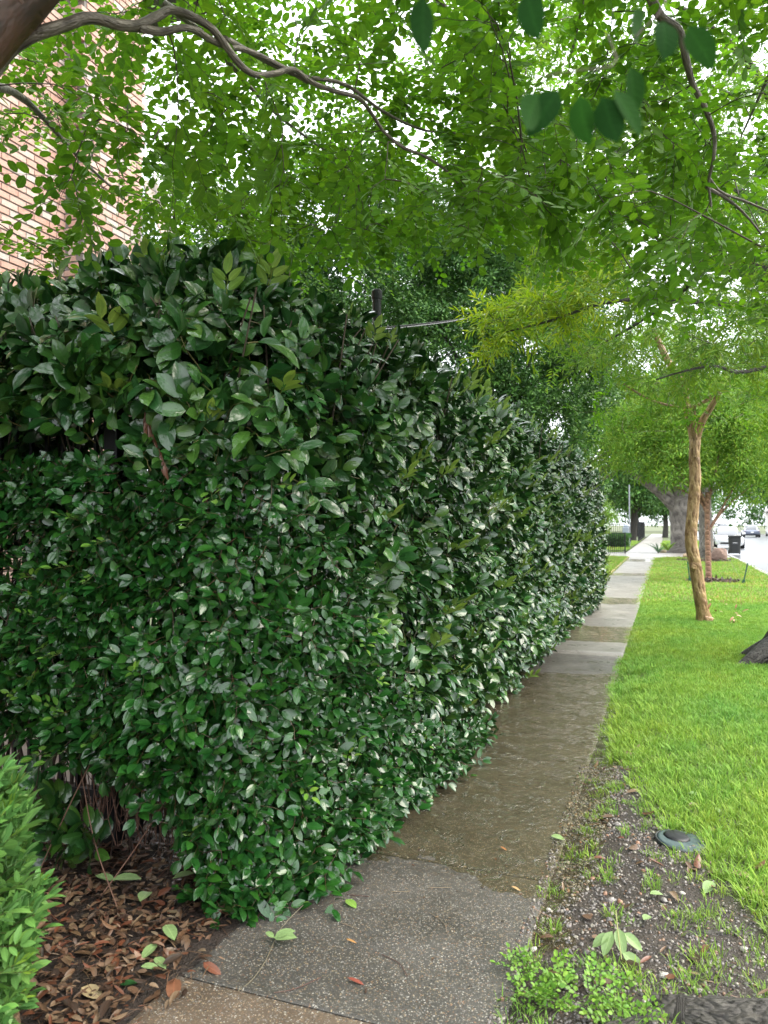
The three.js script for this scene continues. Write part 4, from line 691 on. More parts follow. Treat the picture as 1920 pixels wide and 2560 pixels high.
// ---------------------------------------------------------------- grass
{
  const r = RNG(1101);
  const tuft = (n, rad, h, w) => {
    const b = new MB();
    for (let k = 0; k < n; k++) {
      const a = r() * 6.28, q = rad * Math.sqrt(r()), L = h * (0.55 + 0.7 * r()), lean = 0.25 + 0.75 * r(), face = a + (r() - 0.5) * 1.4, d = V(Math.cos(face), 0, Math.sin(face)), sd = V(-d.z, 0, d.x), o = V(Math.cos(a) * q, -0.01, Math.sin(a) * q);
      const at = (s) => o.clone().addScaledVector(d, L * lean * s * s * 0.9).add(V(0, L * (s - 0.32 * lean * s * s), 0)), W = w * (0.7 + 0.6 * r()), p = [], nr = [];
      const pts = [0, 0.4, 0.75].flatMap((s) => [at(s).addScaledVector(sd, -W * (1 - s * 0.35) / 2), at(s).addScaledVector(sd, W * (1 - s * 0.35) / 2)]); pts.push(at(1));
      const g = new THREE.BufferGeometry(); g.setAttribute('position', new THREE.Float32BufferAttribute(pts.flatMap((v) => [v.x, v.y, v.z]), 3)); g.setIndex([0, 1, 2, 1, 3, 2, 2, 3, 4, 3, 5, 4, 4, 5, 6]); g.computeVertexNormals();
      const y = r(); b.geo(g, I4, r() < 0.09 ? C(0.4, 0.34, 0.14) : C(lerp(0.165, 0.28, y), lerp(0.33, 0.44, y), lerp(0.045, 0.065, y)));
    }
    return b.done();
  };
  const near = [0, 1, 2].map(() => tuft(12, 0.045, 0.07, 0.0055)), mid = [0, 1].map(() => tuft(16, 0.07, 0.058, 0.007)), far = [0, 1].map(() => tuft(20, 0.16, 0.07, 0.016));
  const L = { n: [[], [], []], m: [[], []], f: [[], []] };
  const patch = (x, z) => { const n = fbm(x * 1.1 + 3, z * 0.7, 12) + 0.5 * fbm(x * 5, z * 4, 13); return C(1 + 0.45 * n, 1 + 0.12 * n, 1 - 0.2 * n); };
  const put = (list, x, y, z, s) => list[Math.floor(r() * list.length)].push([new THREE.Matrix4().compose(V(x, y, z), new THREE.Quaternion().setFromEuler(new THREE.Euler((r() - 0.5) * 0.4, r() * 6.28, (r() - 0.5) * 0.4)), V(s, s * (0.8 + 0.5 * r()), s)), vary(r, 0.2).multiply(patch(x, z))]);
  const keepOff = (x, z) => Math.hypot((x - 0.07) / 0.12, (z + 4.33) / 0.12) < 1 || Math.hypot(x - 1.5, z + 10.3) < 0.5 || Math.hypot(x - 0.58, z + 13.9) < 0.2 || Math.hypot((x - 1.2) / 0.75, (z + 23.4) / 0.9) < 1 || Math.hypot((x - 1.5) / 1.2, (z + 36) / 1.3) < 1;
  for (let k = 0; k < 15500; k++) { // near and sparse edge
    const x = lerp(-0.55, 2.2, r()), z = lerp(-2.2, -8.5, r()), e = x - lawnEdge(z) + 0.16 * fbm(x * 3, z * 3, 5); if (x > -z * 0.115 + 0.8 || keepOff(x, z)) continue;
    const bare = e < 0; const clumpy = fbm(x * 4.5 + 3, z * 4.5, 2);
    if (bare && !(clumpy > (x > 0.0 ? -0.06 : 0.05) && r() < 0.42)) continue;
    put(L.n, x, vergeY(x, z), z, (bare ? 0.6 : 0.95) * (0.75 + 0.5 * r()));
  }
  for (let k = 0; k < 30000; k++) { const z = lerp(-8, -17, r()), x = lerp(-0.54, 2.9, r()); if (x > -z * 0.115 + 1 || keepOff(x, z)) continue; const b = fbm(x * 2.4, z * 1.2, 3); if (z > -11 && x < 0.1 && b < -0.12 && r() < 0.6) continue; put(L.m, x, vergeY(x, z), z, (0.8 + 0.4 * r()) * (x < -0.42 ? 0.9 : 1)); }
  for (let k = 0; k < 21000; k++) { const z = -17 - 22 * r() ** 1.2, x = lerp(-0.54, 2.92, r()); if (keepOff(x, z)) continue; put(L.f, x, vergeY(x, z) - 0.005, z, 0.75 + 0.4 * r()); }
  for (let k = 0; k < 9000; k++) { const z = lerp(-20.7, -39.1, r()), x = X0 - 0.12 - 5 * r() ** 1.4; put(L.f, x, 0.03 + 0.03 * smooth(0, 1.5, X0 - x), z, 0.7 + 0.4 * r()); }
  for (let k = 0; k < 5000; k++) { const z = lerp(-46, -75, r()), s = r() < 0.6, x = s ? -2.4 - 6 * r() : lerp(-0.3, 2.85, r()); if (!s && (z > -50)) continue; put(L.f, x, 0.02, z, 1 + 0.6 * r()); }
  const g = thing('grass', V(0, 0, -8), 'bright green coarse lawn grass on the verge', 'grass', null, 'stuff');
  L.n.forEach((l, k) => copies(g, 'grass_blades', near[k], M.grass, l)); L.m.forEach((l, k) => copies(g, 'grass_blades', mid[k], M.grass, l)); L.f.forEach((l, k) => copies(g, 'grass_blades', far[k], M.grass, l));
}

// ---------------------------------------------------------------- azalea at the near corner
{
  const r = RNG(1201), c = V(-2.31, 0.5, -1.55), t = thing('azalea_bush', V(c.x, 0, c.z), 'light green azalea bush with lime shoot tips at the near bed corner', 'bush');
  const P = [], tips = [], w = new MB();
  for (let k = 0; k < 1900; k++) {
    const d = rv(r).normalize(); const q = (0.7 + 0.32 * r() ** 0.6) * (1 + 0.22 * fbm(d.x * 2.3, d.y * 2.3, d.z * 2.3 + 1)), p = V(c.x + d.x * 0.52 * q, c.y + d.y * 0.56 * q, c.z + d.z * 0.44 * q); if (p.y < 0.05) continue;
    const dir = d.clone().add(V(0, 0.55, 0)).addScaledVector(rv(r), 0.5); P.push([frame(p, dir, V(0, 1, 0).addScaledVector(d, 0.5).addScaledVector(rv(r), 0.5), 0.85 + 0.4 * r()), vary(r, 0.2), Math.floor(r() * 4)]);
    if (r() < 0.2 && q > 0.92) tips.push([frame(p.clone().addScaledVector(dir.normalize(), 0.065), dir, V(0, 1, 0.4), 0.8 + 0.5 * r()), vary(r, 0.12), 0]);
    if (k % 9 === 0) w.tube(curve([V(c.x + d.x * 0.1, 0, c.z + d.z * 0.1), V(c.x, 0.25, c.z).addScaledVector(d, 0.15), p], 6), taper(0.006, 0.0016, 7), 4, C(0.1, 0.07, 0.05), false);
  }
  const f = (m) => { const p = V(0, 0, 0).setFromMatrixPosition(m[0]); return Math.hypot(p.x, p.y - 1.7, p.z) + (p.x < -1.9 ? 9 : 0); }; P.sort((a, b) => f(a) - f(b));
  part(t, 'stems', w.done(), M.twig, 'stuff'); setOut(t, 'azalea', sprAza, M.azalea, P, 290); setOut(t, 'azalea', sprAzaTip, M.azalea, tips, 0, 'leaf', 'shoot_tips');
}

// ---------------------------------------------------------------- fallen leaves, gravel and weeds
const dryShapes = [leafGeo(0.085, 0.034, { curl: 0.25, fold: 0.5 }), leafGeo(0.07, 0.022, { curl: -0.25, fold: 0.7 }), leafGeo(0.1, 0.04, { curl: 0.12, fold: 0.3, twist: 0.12 }), leafGeo(0.06, 0.03, { curl: 0.4, fold: 0.2, twist: -0.15 }), leafGeo(0.13, 0.006, { curl: 0.1, fold: 0.6, twist: 0.1 }), leafGeo(0.05, 0.034, { curl: 0.05, fold: 0.1, a: 0.4, b: 0.3 })];
const dryTints = [C(0.13, 0.068, 0.04), C(0.18, 0.1, 0.06), C(0.06, 0.033, 0.023), C(0.17, 0.06, 0.032), C(0.24, 0.155, 0.1)];
const dryKit = makeKit(dryShapes, dryTints);
const groundY = (x, z) => x < X0 ? bedY(x, z) : x < X1 ? walkY(x, z) : vergeY(x, z);
const lieDown = (r, x, z, lift, s, tilt = 0.5) => { const a = r() * 6.28; return frame(V(x, groundY(x, z) + lift, z), V(Math.cos(a), (r() - 0.5) * tilt, Math.sin(a)), V((r() - 0.5) * tilt, r() < 0.85 ? 1 : -1, (r() - 0.5) * tilt), s); };
{
  const r = RNG(1301), list = [];
  for (let k = 0; k < 12500; k++) {
    const x = lerp(-3.7, -1.6, r()), z = lerp(-1.3, -3.75, r()); if (x > X0 - 0.03 && !(z > -2.55 && r() < 0.3 && x < -1.62)) continue;
    list.push([x, z, lieDown(r, x, z, 0.008 + 0.04 * r(), 0.25 + 0.7 * r() ** 1.6, 0.55), Math.floor(r() * dryKit.length)]);
  }
  const view = (a) => Math.hypot(a[0], a[1]) + (a[0] < -2.75 || a[1] > -1.95 || a[1] < -3.1 || a[0] + a[1] * -0.0 > -1.5 ? 30 : 0);
  list.sort((a, b) => view(a) - view(b));
  const by = dryKit.map(() => []);
  list.forEach(([x, z, m, k], i) => { if (i < 290) { const o = one('fallen_leaf', dryKit[k], M.dry, null, `${['mid brown', 'light brown', 'blackish brown', 'red brown', 'pale tan'][k % 5]} fallen leaf lying in the litter below the hedge end`, 'leaf', `${['mid brown', 'light brown', 'blackish brown', 'red brown', 'pale tan'][k % 5]} leaves of the litter bed`); m.decompose(o.position, o.quaternion, o.scale); } else by[k].push([m, vary(r, 0.2)]); });
  const g = thing('leaf_litter', V(-2.5, 0, -2.6), 'thick brown leaf litter covering the bed', 'litter', null, 'stuff'); by.forEach((l, k) => l.length && copies(g, 'litter', dryKit[k], M.dry, l));
  // separate leaves that stand out
  const single = (name, x, z, L, W, col, label, { a = 0, curl = 0.15, y = 0.012, mat = M.azalea, fold = 0.2, up = 1, pitch = 0 } = {}) => { const o = one(name, tinted(leafGeo(L, W, { curl, fold, a: 0.65, b: 0.7 }), col), mat, null, label, 'leaf'); frame(V(x, groundY(x, z) + y, z), V(Math.cos(a), pitch, Math.sin(a)), V(0.1, up, 0.1)).decompose(o.position, o.quaternion, o.scale); return o; };
  const pale = C(0.3, 0.44, 0.18), lime = C(0.26, 0.45, 0.08);
  single('green_leaf', -1.36, -3.16, 0.075, 0.042, lime, 'lime green leaf on the wet slab below the vine', { a: 0.5 });
  single('green_leaf', -0.6, -4.22, 0.075, 0.05, pale, 'pale green leaf at the edge of the puddle beside the gravel', { a: 0.1 });
  single('tan_leaf', -1.98, -2.2, 0.1, 0.06, C(0.55, 0.42, 0.25), 'broad tan leaf lying flat in the litter near the azalea', { a: 0.1, mat: M.dry });
  single('brown_leaf', -1.69, -2.35, 0.12, 0.055, C(0.24, 0.1, 0.055), 'large red brown leaf at the slab corner', { a: 1.0, mat: M.dry, y: 0.03, curl: 0.1 });
  single('green_leaf', -1.87, -2.26, 0.075, 0.03, C(0.05, 0.16, 0.05), 'dark green leaf lying on the brown litter', { a: -0.8, mat: M.vine });
  single('orange_leaf', -0.83, -3.98, 0.045, 0.014, C(0.4, 0.16, 0.05), 'small orange leaf floating near the slab joint', { a: 0.5, mat: M.dry });
  single('orange_leaf', -0.69, -3.56, 0.05, 0.016, C(0.5, 0.3, 0.14), 'tan leaf scrap at the puddle end', { a: 0.4, mat: M.dry });
  single('red_leaf', -1.12, -2.62, 0.07, 0.018, C(0.26, 0.06, 0.04), 'dark red narrow leaf on the near grey slab', { a: 0.1, mat: M.dry });
  single('orange_leaf', -1.23, -2.86, 0.05, 0.012, C(0.45, 0.23, 0.08), 'orange sliver of leaf in the middle of the near slab', { a: 0.1, mat: M.dry });
  for (const [x, z, L, a] of [[-1.93, -2.62, 0.11, 0.6], [-1.88, -2.5, 0.09, 1.6], [-1.83, -2.42, 0.08, 0.4], [-1.84, -2.35, 0.07, -0.4]]) single('green_leaf', x, z, L, L * 0.5, pale, `pale green leaf of the fallen twig in the litter`, { a, y: 0.04, fold: 0.3 }).userData.group = 'leaves of the twig in the litter';
  for (const [x, z, L, a] of [[-2.22, -2.84, 0.13, 2.4], [-2.12, -2.76, 0.12, 1.2], [-2.1, -2.9, 0.1, -0.6], [-2.32, -2.78, 0.1, 3]]) single('green_leaf', x, z, L, L * 0.48, pale, 'pale green leaf lying where litter meets the hedge foot', { a, y: 0.07, fold: 0.3, pitch: 0.3 }).userData.group = 'pale leaves at the hedge foot';
  { // sprig of three leaves with long stem on the near slab
    const t = thing('fallen_sprig', V(-1.46, walkY(-1.46, -2.78), -2.78), 'green sprig with a long thin stem lying on the near slab', 'sprig'), y = groundY(-1.46, -2.7) + 0.008;
    part(t, 'stem', new MB().tube(curve([[-1.5, y + 0.02, -3.02], [-1.52, y, -2.86], [-1.49, y, -2.72], [-1.46, y, -2.6], [-1.45, y, -2.47], [-1.47, y, -2.38]], 20), 0.0018, 4, C(0.16, 0.14, 0.09)).done(), M.twig);
    for (const [a, s] of [[0.2, 1], [0.9, 0.9], [2.6, 0.5]]) partAt(t, 'leaf', tinted(leafGeo(0.1, 0.05, { curl: 0.1, fold: 0.35 }), pale), M.azalea, frame(V(-1.5, y + 0.012, -2.75), V(Math.cos(a), 0.22, -Math.sin(a) * 0.5), V(0, 1, 0.3), s));
    for (const a of [0.3, 1.2]) partAt(t, 'leaf', tinted(leafGeo(0.035, 0.016, {}), lime), M.azalea, frame(V(-1.5, y + 0.02, -3.02), V(Math.cos(a), 0.2, -Math.sin(a)), V(0, 1, 0), 1));
  }
  { // upturned spray of pale leaves on the gravel
    const t = thing('fallen_spray', V(-0.2, 0, -3.12), 'spray of large pale green leaves fallen upside down on the gravel', 'sprig'), y = vergeY(-0.2, -3.12);
    for (const [dx, dz, a, p, L] of [[-0.01, 0, 2.0, -0.9, 0.1], [0.01, -0.01, 1.2, -0.8, 0.1], [0.03, 0.0, 0.3, -0.5, 0.09], [-0.02, 0.01, 2.7, -0.6, 0.085], [0.03, 0.05, 0.3, -0.4, 0.1]]) partAt(t, 'leaf', tinted(leafGeo(L, L * 0.5, { curl: 0.12, fold: 0.45 }), pale), M.azalea, frame(V(-0.2 + dx, y + 0.085 - dz, -3.14 + dz), V(Math.cos(a), p, Math.sin(a)), V(0, 1, 0.6), 1));
    part(t, 'stem', new MB().tube(curve([[-0.2, y + 0.14, -3.2], [-0.19, y + 0.1, -3.14], [-0.17, y + 0.03, -3.05]], 6), 0.0025, 4, C(0.25, 0.27, 0.1)).done(), M.twig);
  }
  const strew = [[0.11, -5.05, 0.09], [0.19, -3.85, 0.11], [0.36, -3.95, 0.12], [-0.08, -3.62, 0.07], [0.26, -4.85, 0.06], [0.42, -3.8, 0.09], [-0.1, -3.38, 0.07]];
  strew.forEach(([x, z, L], k) => single('pale_leaf', x, z, L, L * 0.5, k % 3 === 2 ? C(0.42, 0.33, 0.2) : pale, 'pale leaf strewn on the thin muddy grass', { a: k * 1.9, y: 0.025, fold: 0.3 }).userData.group = 'pale leaves on the verge');
  for (let k = 0; k < 130; k++) { const z = lerp(-2.4, -6.0, r() ** 1.3), x = lerp(-0.5, lawnEdge(z) + 0.25, r()), i = Math.floor(r() * dryKit.length), o = one('verge_leaf', dryKit[i], M.dry, null, `${['mid brown', 'light brown', 'blackish brown', 'red brown', 'pale tan'][i % 5]} dry leaf on the muddy verge`, 'leaf', `${['mid brown', 'light brown', 'blackish brown', 'red brown', 'pale tan'][i % 5]} leaves on the verge`); lieDown(r, x, z, 0.014, 0.6 + 0.6 * r(), 0.5).decompose(o.position, o.quaternion, o.scale); }
  for (let k = 0; k < 46; k++) { const z = lerp(-2.45, -4.6, r()), x = lerp(X0 + 0.1, X1 - 0.05, r()), o = one('leaf_scrap', dryKit[Math.floor(r() * dryKit.length)], M.dry, null, 'scrap of leaf or bark washed onto the wet slabs', 'debris', 'scraps on the slabs'); lieDown(r, x, z, 0.004, 0.12 + 0.22 * r(), 0.15).decompose(o.position, o.quaternion, o.scale); }
  const tw = [[[-1.06, -2.82], [-0.98, -2.79], [-0.92, -2.72]], [[-1.22, -2.6], [-1.28, -2.5], [-1.33, -2.44]], [[-0.98, -3.2], [-0.9, -3.14], [-0.86, -3.06]], [[-1.2, -3.32], [-1.12, -3.35]], [[-1.05, -3.42], [-0.95, -3.46]], [[-1.38, -3.22], [-1.28, -3.24]], [[-1.3, -2.98], [-1.22, -2.96]]];
  tw.forEach((p) => { const pts = p.map(([x, z]) => V(x, groundY(x, z) + 0.004, z)); one('twig', new MB().tube(pts.length > 2 ? curve(pts, 10) : pts, 0.0016, 4, r() < 0.5 ? C(0.2, 0.16, 0.11) : C(0.1, 0.05, 0.04)).done(), M.twig, null, 'thin twig lying on the near slab', 'twig', 'twigs on the slab'); });
}
{ // gravel and stones
  const r = RNG(1401), stones = [0, 1, 2].map((s) => { const g = new THREE.IcosahedronGeometry(1, 1), P = g.attributes.position; for (let k = 0; k < P.count; k++) { const q = V(0, 0, 0).fromBufferAttribute(P, k), f = 1 + 0.35 * noise(q.x * 1.3 + s * 5, q.y * 1.3, q.z * 1.3); P.setXYZ(k, q.x * f, q.y * f * 0.62, q.z * f * 0.8); } g.computeVertexNormals(); return g; });
  const mat = phy({ roughness: 0.45, clearcoat: 0.4, clearcoatRoughness: 0.25 });
  const cols = [[0.07, 0.062, 0.06], [0.11, 0.098, 0.095], [0.05, 0.046, 0.044], [0.15, 0.135, 0.125], [0.2, 0.18, 0.155], [0.1, 0.08, 0.065], [0.26, 0.24, 0.2], [0.17, 0.1, 0.06]].map((c) => C(...c));
  const by = [[], [], []];
  for (let k = 0; k < 21000; k++) {
    const z = lerp(-2.0, -5.6, r() ** 1.35), x = lerp(-0.58, lawnEdge(z) + 0.15, r() ** 1.2), n = fbm(x * 3 + 4, z * 3, 3); if (n < -0.12 && r() < 0.75) continue; const s = 0.0028 + 0.0075 * r() ** 3.2;
    by[k % 3].push([new THREE.Matrix4().compose(V(x, (x < X1 ? walkY(x, z) : vergeY(x, z)) + s * 0.2, z), new THREE.Quaternion().setFromEuler(new THREE.Euler(r() - 0.5, r() * 6, r() - 0.5)), V(s, s, s)), cols[Math.floor(r() ** 1.3 * cols.length)]]);
  }
  const g = thing('gravel', V(-0.3, 0, -3.5), 'fine wet gravel on the muddy verge', 'gravel', null, 'stuff'); by.forEach((l, k) => copies(g, 'gravel_grains', stones[k], mat, l));
  const mats = [[0.42, 0.4, 0.36], [0.26, 0.14, 0.085], [0.22, 0.2, 0.19], [0.12, 0.11, 0.105]].map((c) => phy({ color: C(...c), roughness: 0.4, clearcoat: 0.4, clearcoatRoughness: 0.25, bumpMap: grainB, bumpScale: 0.001 }));
  for (let k = 0; k < 70; k++) { const z = lerp(-2.45, -4.6, r() ** 1.2), x = lerp(-0.52, lawnEdge(z), r() ** 1.1), s = 0.008 + 0.013 * r() ** 2, m = Math.floor(r() * 4), o = one('pebble', stones[k % 3], mats[m], V(x, vergeY(x, z) + s * 0.3, z), ['white pebble', 'rusty brown pebble', 'grey pebble', 'dark grey pebble'][m] + ' lying in the mud of the verge', 'pebble', ['white pebbles', 'brown pebbles', 'grey pebbles', 'dark pebbles'][m]); o.scale.setScalar(s); o.rotation.set(r() - 0.5, r() * 6, r() - 0.5); }
}
{ // small leaved weeds by the slab edge
  const r = RNG(1501), kit = makeKit([leafGeo(0.02, 0.014, { a: 0.6, b: 0.6, curl: 0.1, nL: 4 }), leafGeo(0.016, 0.011, { a: 0.6, b: 0.6, curl: 0.2, nL: 4 })], [C(0.19, 0.38, 0.04), C(0.15, 0.33, 0.04), C(0.24, 0.44, 0.05)]);
  const sprs = [0, 1, 2].map(() => sprig(kit, r, { stem: 0.06, pairs: 4, spread: 0.9, lift: 0.1, terminal: 2, petiole: 0.003, stemR: 0.0007, whorl: 0.5, jitter: 0.4, stemCol: C(0.16, 0.2, 0.06) }));
  [[-0.46, -2.93, 0.09, 22, 'light green weed spreading along the slab edge'], [-0.48, -2.78, 0.06, 14, 'small weed patch between slab edge and pebbles'], [-0.27, -2.8, 0.12, 32, 'biggest light green weed patch beside the thick root'], [-0.15, -2.7, 0.07, 12, 'weed tuft against the root at the picture bottom'], [-0.41, -2.72, 0.05, 22, 'thin weed sprigs on bare mud']].forEach(([x, z, rad, n, label]) => {
    const t = thing('weed_patch', V(x, vergeY(x, z), z), label, 'weed'), P = [];
    for (let k = 0; k < n; k++) { const a = r() * 6.28, q = rad * Math.sqrt(r()), px = x + Math.cos(a) * q, pz = z + Math.sin(a) * q; P.push([frame(V(px, vergeY(px, pz) + 0.008 + 0.035 * r(), pz), V(Math.cos(a) * 0.8, 0.2 + 0.35 * r(), Math.sin(a) * 0.8).addScaledVector(rv(r), 0.4), V(0, 1, 0).addScaledVector(rv(r), 0.4), 0.8 + 0.5 * r()), vary(r, 0.15), Math.floor(r() * 3)]); }
    setOut(t, 'weed', sprs, M.azalea, P, 60);
  });
}
{ // valve box lid in the grass
  const t = thing('valve_lid', V(0.07, vergeY(0.07, -4.33) + 0.003, -4.33), 'weathered teal round valve cover with black raised centre in the grass', 'valve cover'), y = vergeY(0.07, -4.33) + 0.003;
  const teal = std({ map: tex(256, (u, v) => { const k = clamp(0.5 + 0.6 * tn(u, v, 4, 200) + 0.4 * tn(u, v, 16, 201)); return [lerp(0.025, 0.085, k), lerp(0.05, 0.12, k), lerp(0.055, 0.12, k)]; }), roughness: 0.45 });
  const tilt = (g) => g.rotateZ(-0.1).translate(0.07, y, -4.33);
  part(t, 'rim', tilt(new THREE.TorusGeometry(0.135, 0.005, 8, 36).rotateX(Math.PI / 2)), std({ color: C(0.03, 0.035, 0.035), roughness: 0.6 }));
  part(t, 'cover', tilt(new THREE.LatheGeometry([[0, 0.012], [0.1, 0.01], [0.12, 0.008], [0.13, 0.0], [0.13, -0.03]].map(([a, b]) => new THREE.Vector2(a, b)), 36)), teal);
  part(t, 'centre_cap', tilt(new THREE.LatheGeometry([[0, 0.026], [0.05, 0.024], [0.062, 0.018], [0.068, 0.012], [0.068, 0.004]].map(([a, b]) => new THREE.Vector2(a, b)), 30).translate(-0.03, 0, -0.02)), M.black);
}

// ---------------------------------------------------------------- things on the far lawn and street
{
  const r = RNG(1601), chipG = makeKit([leafGeo(0.09, 0.035, { nL: 3, curl: 0.1 })], [C(0.09, 0.045, 0.035), C(0.14, 0.075, 0.055), C(0.06, 0.03, 0.025)]);
  for (const [cx, cz, rx, rz, label] of [[1.2, -23.35, 0.8, 0.8, 'dark mulch ring round the young tree'], [1.55, -36.2, 1.25, 1.1, 'mulch patch under the rough barked tree']]) {
    const t = thing('mulch_bed', V(cx, 0, cz), label, 'mulch', null, 'stuff'), by = chipG.map(() => []);
    for (let k = 0; k < 900; k++) { const a = r() * 6.28, q = Math.sqrt(r()), x = cx + Math.cos(a) * q * rx, z = cz + Math.sin(a) * q * rz; by[k % 3].push([frame(V(x, vergeY(x, z) + 0.03 + 0.03 * (1 - q), z), V(r() - 0.5, (r() - 0.5) * 0.4, r() - 0.5), V(0, 1, 0), 1 + r() * 0.7), WHITE]); }
    by.forEach((l, k) => copies(t, 'mulch_chips', chipG[k], M.dry, l));
  }
  const green = std({ color: C(0.02, 0.09, 0.06), roughness: 0.5 });
  const stake = (x, z, lean, label) => { const t = thing('tree_stake', V(x, 0, z), label, 'stake'), b = new MB(); b.geo(new THREE.BoxGeometry(0.035, 0.66, 0.008), new THREE.Matrix4().makeTranslation(0, 0.31, 0)); b.geo(new THREE.BoxGeometry(0.008, 0.66, 0.03), new THREE.Matrix4().makeTranslation(0, 0.31, 0.018)); const m = part(t, 'post', b.done(), green); m.position.set(0, 0, 0); m.rotation.z = lean; const a = part(t, 'anchor_plate', new RoundedBoxGeometry(0.07, 0.16, 0.015, 1, 0.005).translate(0, 0.1, -0.02), green); a.position.set(0, 0, 0); a.rotation.z = lean; };
  stake(0.6, -22.75, 0.1, 'green metal stake nearest the pavement beside the young tree'); stake(1.9, -22.5, -0.2, 'green metal stake nearest the street beside the young tree');
  for (const [a, b, label] of [[[1.83, 0.25, -22.5], [1.13, 1.7, -23.85], 'guy wire from the street side stake to the young tree'], [[0.58, 0.3, -22.75], [1.12, 1.7, -23.85], 'guy wire from the pavement side stake to the young tree']]) one('guy_wire', new MB().tube([V(...a), V(...b)], 0.004, 4, C(0.2, 0.2, 0.2)).done(), M.twig, null, label, 'wire');
  const rock = (name, x, z, sx, sy, sz, col, label, seed) => { const g = new THREE.IcosahedronGeometry(1, 4), P = g.attributes.position; for (let k = 0; k < P.count; k++) { const q = V(0, 0, 0).fromBufferAttribute(P, k), f = 0.9 + 0.3 * fbm(q.x * 1.2 + seed, q.y * 1.2, q.z * 1.2) + 0.06 * noise(q.x * 6, q.y * 6, q.z * 6); q.multiplyScalar(f); q.clamp(V(-0.82, -0.8, -0.8), V(0.82, 0.78, 0.85)); P.setXYZ(k, q.x * sx, q.y * sy, q.z * sz); } g.computeVertexNormals(); one(name, g, std({ color: C(...col), bumpMap: grainB, bumpScale: 0.02, roughness: 0.85 }), V(x, sy * 0.6, z), label, 'rock'); };
  rock('boulder', 2.2, -37.3, 0.4, 0.42, 0.4, [0.24, 0.16, 0.13], 'brown boulder beside the rough barked trunk', 1); rock('garden_rock', 0.95, -38.9, 0.3, 0.2, 0.25, [0.38, 0.28, 0.18], 'low tan rock at the driveway edge', 4);
  rock('garden_rock', -0.2, -45.8, 0.22, 0.14, 0.2, [0.36, 0.3, 0.2], 'small pale rock at the foot of the big oak', 7); rock('garden_rock', -4.3, -53, 0.55, 0.42, 0.3, [0.45, 0.2, 0.12], 'reddish rock above the box hedge', 9);
  { // strappy plant by the oak
    const t = thing('strappy_plant', V(-0.35, 0, -45), 'spiky plant with arching leaves at the foot of the big oak', 'plant');
    const g = tinted(leafGeo(0.95, 0.05, { curl: 0.55, fold: 0.3, nL: 7, a: 0.3, b: 0.5 }), C(0.06, 0.14, 0.06)), y = tinted(leafGeo(0.6, 0.12, { curl: 0.35, fold: 0.3 }), C(0.26, 0.42, 0.06));
    for (let k = 0; k < 20; k++) { const a = r() * 6.28; partAt(t, 'leaf', g, M.azalea, frame(V(-0.45, 0.03, -45), V(Math.cos(a) * 0.7, 0.5 + r(), Math.sin(a) * 0.7), V(0, 1, 0).addScaledVector(rv(r), 0.3), 0.7 + 0.5 * r())); }
    for (let k = 0; k < 16; k++) { const a = r() * 6.28; partAt(t, 'leaf', y, M.azalea, frame(V(0.05, 0.15, -45.2), V(Math.cos(a) * 0.6, 0.6 + r(), Math.sin(a) * 0.6), V(0, 1, 0).addScaledVector(rv(r), 0.3), 0.8 + 0.5 * r())); }
  }
  { // palm like blades by the hedge end
    const t = thing('strap_leaved_plant', V(-1.95, 0, -17.5), 'strap leaved plant arching out behind the far hedge end', 'plant'), g = tinted(leafGeo(1.0, 0.055, { curl: 0.6, fold: 0.3, nL: 7, a: 0.3, b: 0.6 }), C(0.16, 0.36, 0.05));
    for (let k = 0; k < 34; k++) { const a = r() * 6.28, h = 0.1 + 0.8 * r(); partAt(t, 'leaf', g, M.azalea, frame(V(-1.95, h, -17.5), V(Math.cos(a), 0.3 + 0.9 * r(), Math.sin(a)), V(0, 1, 0).addScaledVector(rv(r), 0.3), 0.6 + 0.45 * r())); }
  }
  { // wheeled bin
    const t = thing('trash_bin', V(3.5, -0.02, -46), 'black wheeled trash bin standing at the kerb', 'bin'), dark = std({ color: C(0.02, 0.022, 0.022), roughness: 0.5 });
    const b = new THREE.BoxGeometry(1, 1, 1, 6, 1, 6), P = b.attributes.position; for (let k = 0; k < P.count; k++) { const y = P.getY(k), w = y > 0 ? 0.64 : 0.5, x = P.getX(k), z = P.getZ(k), rr = Math.min(1, 0.62 / Math.hypot(x, z) || 1); P.setXYZ(k, 3.5 + x * rr * w, 0.04 + (y + 0.5) * 0.9, -46 + z * rr * w * 1.1); } b.computeVertexNormals(); part(t, 'body', b, dark);
    part(t, 'lid', new RoundedBoxGeometry(0.68, 0.09, 0.78, 2, 0.035).translate(3.5, 0.98, -46), dark); part(t, 'handle', new THREE.CylinderGeometry(0.018, 0.018, 0.5, 8).rotateZ(Math.PI / 2).translate(3.5, 0.93, -46.42), dark);
    part(t, 'grip', new RoundedBoxGeometry(0.3, 0.08, 0.04, 1, 0.01).translate(3.5, 0.58, -45.68), std({ color: C(0.05, 0.055, 0.06), roughness: 0.4 }));
    part(t, 'emblem', new THREE.BoxGeometry(0.22, 0.03, 0.01).translate(3.5, 0.63, -45.652), std({ color: C(0.5, 0.5, 0.5) })); for (const s of [-1, 1]) part(t, 'wheel', new THREE.CylinderGeometry(0.12, 0.12, 0.06, 16).rotateZ(Math.PI / 2).translate(3.5 + s * 0.28, 0.11, -46.3), M.black);
  }
}
